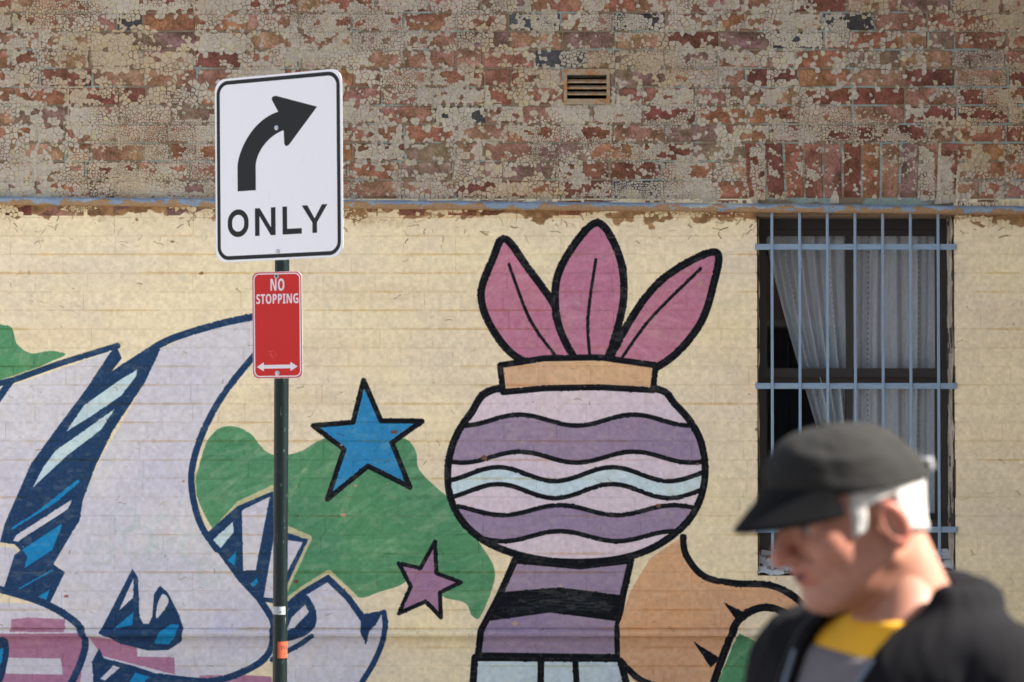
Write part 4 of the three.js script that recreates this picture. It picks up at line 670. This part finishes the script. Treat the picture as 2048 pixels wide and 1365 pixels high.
  const hairGeo = mesh(hairFn, [0.02, 0, 0], 0.125, 84); hairGeo.applyMatrix4(head); part('hair', tint(hairGeo, (x, y, z) => { const k = 0.55 + 0.75 * fbm(x * 420 + y * 60, z * 420 + y * 60, 3, 9); return [0.40 * k, 0.39 * k, 0.38 * k]; }), matt(0xffffff, 0.9, { vertexColors: true }), p);
  // cap: crown with crumpled panels, curved visor, button, buckle
  const weave = dataTex(256, 256, (u, v) => { const k = 0.8 + 0.4 * fbmw(u, v, 60, 2, 6); return [k, k, k]; }, true, [2, 2]), felt = matt(lin(0.020, 0.0195, 0.019), 0.95, { map: weave, side: THREE.DoubleSide });
  const crown = (() => {
    const nu = 96, nv = 30, V = [], U = [], I = [], layer = (inn) => { for (let j = 0; j <= nv; j++) for (let i = 0; i <= nu; i++) {
      const a = i / nu * 2 * Math.PI, t = j / nv * Math.PI / 2, c = Math.cos(t), s = Math.sin(t), fr = Math.cos(a) < 0 ? 1 : 0, seam = Math.pow(Math.abs(Math.cos(a * 3)), 24) * -0.0014 * c;
      const w = (fbm(Math.cos(a) * 2.2 + 4, s * 4 + Math.sin(a) * 2.2, 3, 5) - 0.5) * 0.011 * Math.sin(t * 2 + 0.3) + seam - (inn ? 0.0018 : 0), sq = Math.pow(c, 0.86);
      V.push(0.010 - 0.008 * s + Math.cos(a) * sq * (0.113 + w), 0.032 - 0.026 * Math.cos(a) * c + Math.pow(s, 0.95) * (0.092 + w), Math.sin(a) * sq * (0.089 + w)); U.push(i / nu * 4, j / nv);
    } };
    layer(0); layer(1); const row = nu + 1, m = row * (nv + 1);
    for (let j = 0; j < nv; j++) for (let i = 0; i < nu; i++) { const q = j * row + i; I.push(q, q + row, q + row + 1, q, q + row + 1, q + 1); I.push(m + q, m + q + row + 1, m + q + row, m + q, m + q + 1, m + q + row + 1); }
    for (let i = 0; i < nu; i++) I.push(i, i + 1, m + i + 1, i, m + i + 1, m + i);
    const g = new THREE.BufferGeometry(); g.setAttribute('position', new THREE.Float32BufferAttribute(V, 3)); g.setAttribute('uv', new THREE.Float32BufferAttribute(U, 2)); g.setIndex(I); g.computeVertexNormals(); return g.applyMatrix4(head);
  })();
  const hat = part('cap', crown, felt, p);
  const visor = (() => {
    const nu = 40, nv = 14, V = [], U = [], I = [], add = (dz) => { for (let j = 0; j <= nv; j++) for (let i = 0; i <= nu; i++) { const a = (i / nu - 0.5) * 1.95, v = j / nv, r = 1 + v * 0.68 * Math.pow(Math.cos(a / 1.95 * Math.PI), 0.42), zz = Math.sin(a) * 0.092 * (1 + v * 0.10); V.push(0.008 - Math.cos(a) * (0.113 + (r - 1) * 0.100), 0.074 - v * 0.030 - 1.7 * zz * zz - (1 - Math.cos(a)) * 0.016 + dz, zz); U.push(i / nu, j / nv); } };
    add(0); add(-0.0045); const row = nu + 1, m = row * (nv + 1); for (let j = 0; j < nv; j++) for (let i = 0; i < nu; i++) { const q = j * row + i; I.push(q, q + 1, q + row + 1, q, q + row + 1, q + row, m + q, m + q + row + 1, m + q + 1, m + q, m + q + row, m + q + row + 1); }
    for (let i = 0; i < nu; i++) { const q = nv * row + i; I.push(q, q + 1, m + q + 1, q, m + q + 1, m + q); } for (let j = 0; j < nv; j++) for (const c of [0, nu]) { const q = j * row + c; I.push(q, q + row, m + q + row, q, m + q + row, m + q); }
    const g = new THREE.BufferGeometry(); g.setAttribute('position', new THREE.Float32BufferAttribute(V, 3)); g.setAttribute('uv', new THREE.Float32BufferAttribute(U, 2)); g.setIndex(I); g.computeVertexNormals(); return g.applyMatrix4(head);
  })();
  part('visor', visor, matt(lin(0.006, 0.006, 0.007), 0.95, { map: weave, side: THREE.DoubleSide }), hat);
  const btn = new THREE.SphereGeometry(0.008, 16, 8); btn.scale(1, 0.55, 1); btn.translate(0.002, 0.125, 0); part('button', btn.applyMatrix4(head), felt, hat);
  const buckle = rbox(0.122, 0.130, 0.010, 0.026, 0.0, 0.03, 0.002); part('buckle', buckle.applyMatrix4(head), std(lin(0.6, 0.6, 0.6), 0.35, { metalness: 0.8 }), hat);
  // clothes
  const loc = (x, y, z) => { const dx = x - S[0], dz = z - S[2]; return [dx * Lf[0] + dz * Lf[2], y - S[1], dx * F[0] + dz * F[2]]; };
  const fold = (x, y, z, a) => (fbm(x * 16 + z * 9, y * 11 + 3, 3, 17) - 0.5) * a;
  const nb = off(S, 0, -0.005, 0.01), collarMid = [mix(nb[0], neckTop[0], 0.42), mix(nb[1], neckTop[1], 0.42), mix(nb[2], neckTop[2], 0.42)];
  const tee = mesh((x, y, z) => { let d = trunk(x, y, z, 0.008); d = smin(d, cap3(x, y, z, nb, collarMid, 0.088, 0.073), 0.03); return smax(d, cap3(x, y, z, off(S, 0, -0.06, 0.06), off(S, 0, 0.16, -0.005), 0.01, 0.01) * 0 + (y - (S[1] + 0.034 - 0.12 * loc(x, y, z)[2])), 0.006); }, [S[0], S[1] - 0.14, S[2]], 0.30, 92);
  part('shirt', tee, std(lin(0.62, 0.32, 0.012), 0.9), p);
  const lining = mesh((x, y, z) => { const [l, u, f] = loc(x, y, z); let d = trunk(x, y, z, 0.0135) + fold(x, y, z, 0.006); return smax(d, u + 0.022 - 0.10 * Math.abs(l), 0.006); }, [S[0], S[1] - 0.25, S[2]], 0.36, 88);
  part('undershirt', lining, std(lin(0.105, 0.095, 0.105), 0.95), p);
  const jacketFn = (x, y, z) => {
    const [l, u, f] = loc(x, y, z); let d = smin(trunk(x, y, z, 0.026), arms(x, y, z, 0.026), 0.05);
    d = smin(d, cap3(x, y, z, off(S, 0.03, -0.06, 0.008), off(S, 0.12, -0.025, -0.04), 0.044, 0.034), 0.05); d = smin(d, cap3(x, y, z, off(S, -0.03, -0.07, 0.012), off(S, -0.13, -0.02, -0.02), 0.052, 0.042), 0.05);
    // turned-down hood and collar round the neck, open at the throat
    const ring = (a, r) => { const q = off(S, Math.sin(a) * 0.092, -0.022 - Math.cos(a) * 0.080, 0.060 - 0.004 * Math.cos(a)); return len(x - q[0], y - q[1], z - q[2]) - r; }; let c = 1; for (let k = -9; k <= 9; k++) c = Math.min(c, ring(k * 0.235, 0.017 + 0.005 * Math.cos(k * 0.235))); d = smin(d, c, 0.055);
    d += fold(x, y, z, 0.022);
    d = smax(d, -cap3(x, y, z, nb, neckTop, 0.066, 0.058), 0.012);
    const open = Math.max(0.03 - f, Math.abs(l + 0.042 - 0.14 * (u + 0.05)) - clamp(0.022 + (u + 0.20) * 0.22, 0.018, 0.066)); d = smax(d, -open, 0.012);
    d = smax(d, -trunk(x, y, z, 0.010), 0.004); return smax(d, -(u + 0.60), 0.01);
  };
  const jac = mesh(jacketFn, [S[0], S[1] - 0.22, S[2]], 0.44, 128);
  const twill = matt(lin(0.0065, 0.0062, 0.0075), 0.95), jm = part('jacket', jac, twill, p);
  const along = (pts, r) => new THREE.TubeGeometry(new THREE.CatmullRomCurve3(pts.map((q) => new THREE.Vector3(...q))), 30, r, 8);
  const zipAt = (s) => { const pts = []; for (let k = 0; k <= 6; k++) { const u = -0.02 - k * 0.055, l = -0.042 + 0.14 * (u + 0.05) + s * (clamp(0.022 + (u + 0.20) * 0.22, 0.018, 0.066) + 0.012); let f = 0.30; for (let t = 0; t < 200 && jacketFn(...off(S, l, f, u)) > 0; t++) f -= 0.001; pts.push(off(S, l, f + 0.001, u)); } return pts; };
  for (const s of [-1, 1]) part('zip', along(zipAt(s), 0.0035), std(lin(0.12, 0.15, 0.19), 0.4, { metalness: 0.5 }), jm);
  const strap = (() => { const V = [], I = []; const N = 26; for (let k = 0; k <= N; k++) for (const w of [0, 0.034]) { const t = k / N, u0 = mix(0.10, -0.30, t), l = -0.085 - w - 0.02 * t; let f = 0.32; for (let q = 0; q < 330 && jacketFn(...off(S, l, f, u0)) > 0; q++) f -= 0.001; V.push(...off(S, l, Math.max(f, -0.02) + 0.004, u0 < 0.07 ? u0 : 0.07)); } for (let k = 0; k < N; k++) { const q = k * 2; I.push(q, q + 1, q + 3, q, q + 3, q + 2); } const g = new THREE.BufferGeometry(); g.setAttribute('position', new THREE.Float32BufferAttribute(V, 3)); g.setIndex(I); g.computeVertexNormals(); return g; })();
  part('strap', strap, std(lin(0.10, 0.105, 0.115), 0.8, { side: THREE.DoubleSide }), p);
  const tro = mesh((x, y, z) => { let d = smin(legs(x, y, z, 0.018), cap3(x, y, z, off(pel, 0.05, 0, 0.02), off(pel, -0.05, 0, 0.02), 0.135, 0.135), 0.05) + fold(x, y, z, 0.014); return Math.max(d, gy + 0.085 - y, y - (pel[1] + 0.10)); }, [pel[0], 0.50, pel[2]], 0.56, 104);
  part('trousers', tro, std(lin(0.03, 0.034, 0.045), 0.9), p);
  for (const [an, ty] of [[anL, 0], [anR, 0.028]]) { const g = mesh((x, y, z) => { const q = (l, u, f) => [an[0] + Lf[0] * l + F[0] * f, gy + u + ty, an[2] + Lf[2] * l + F[2] * f]; let d = smin(cap3(x, y, z, q(0, 0.045, -0.05), q(0, 0.036, 0.13), 0.042, 0.038), cap3(x, y, z, q(0, 0.05, -0.02), q(0, 0.11, -0.01), 0.042, 0.046), 0.04); return Math.max(d, gy + 0.001 + ty * 0.3 - y); }, [an[0] + F[0] * 0.04, 0.09, an[2] + F[2] * 0.04], 0.19, 50); part('shoe', g, std(lin(0.02, 0.02, 0.02), 0.6), p); }
  stamp('person');
}
shade(scene);
renderer.render(scene, camera);
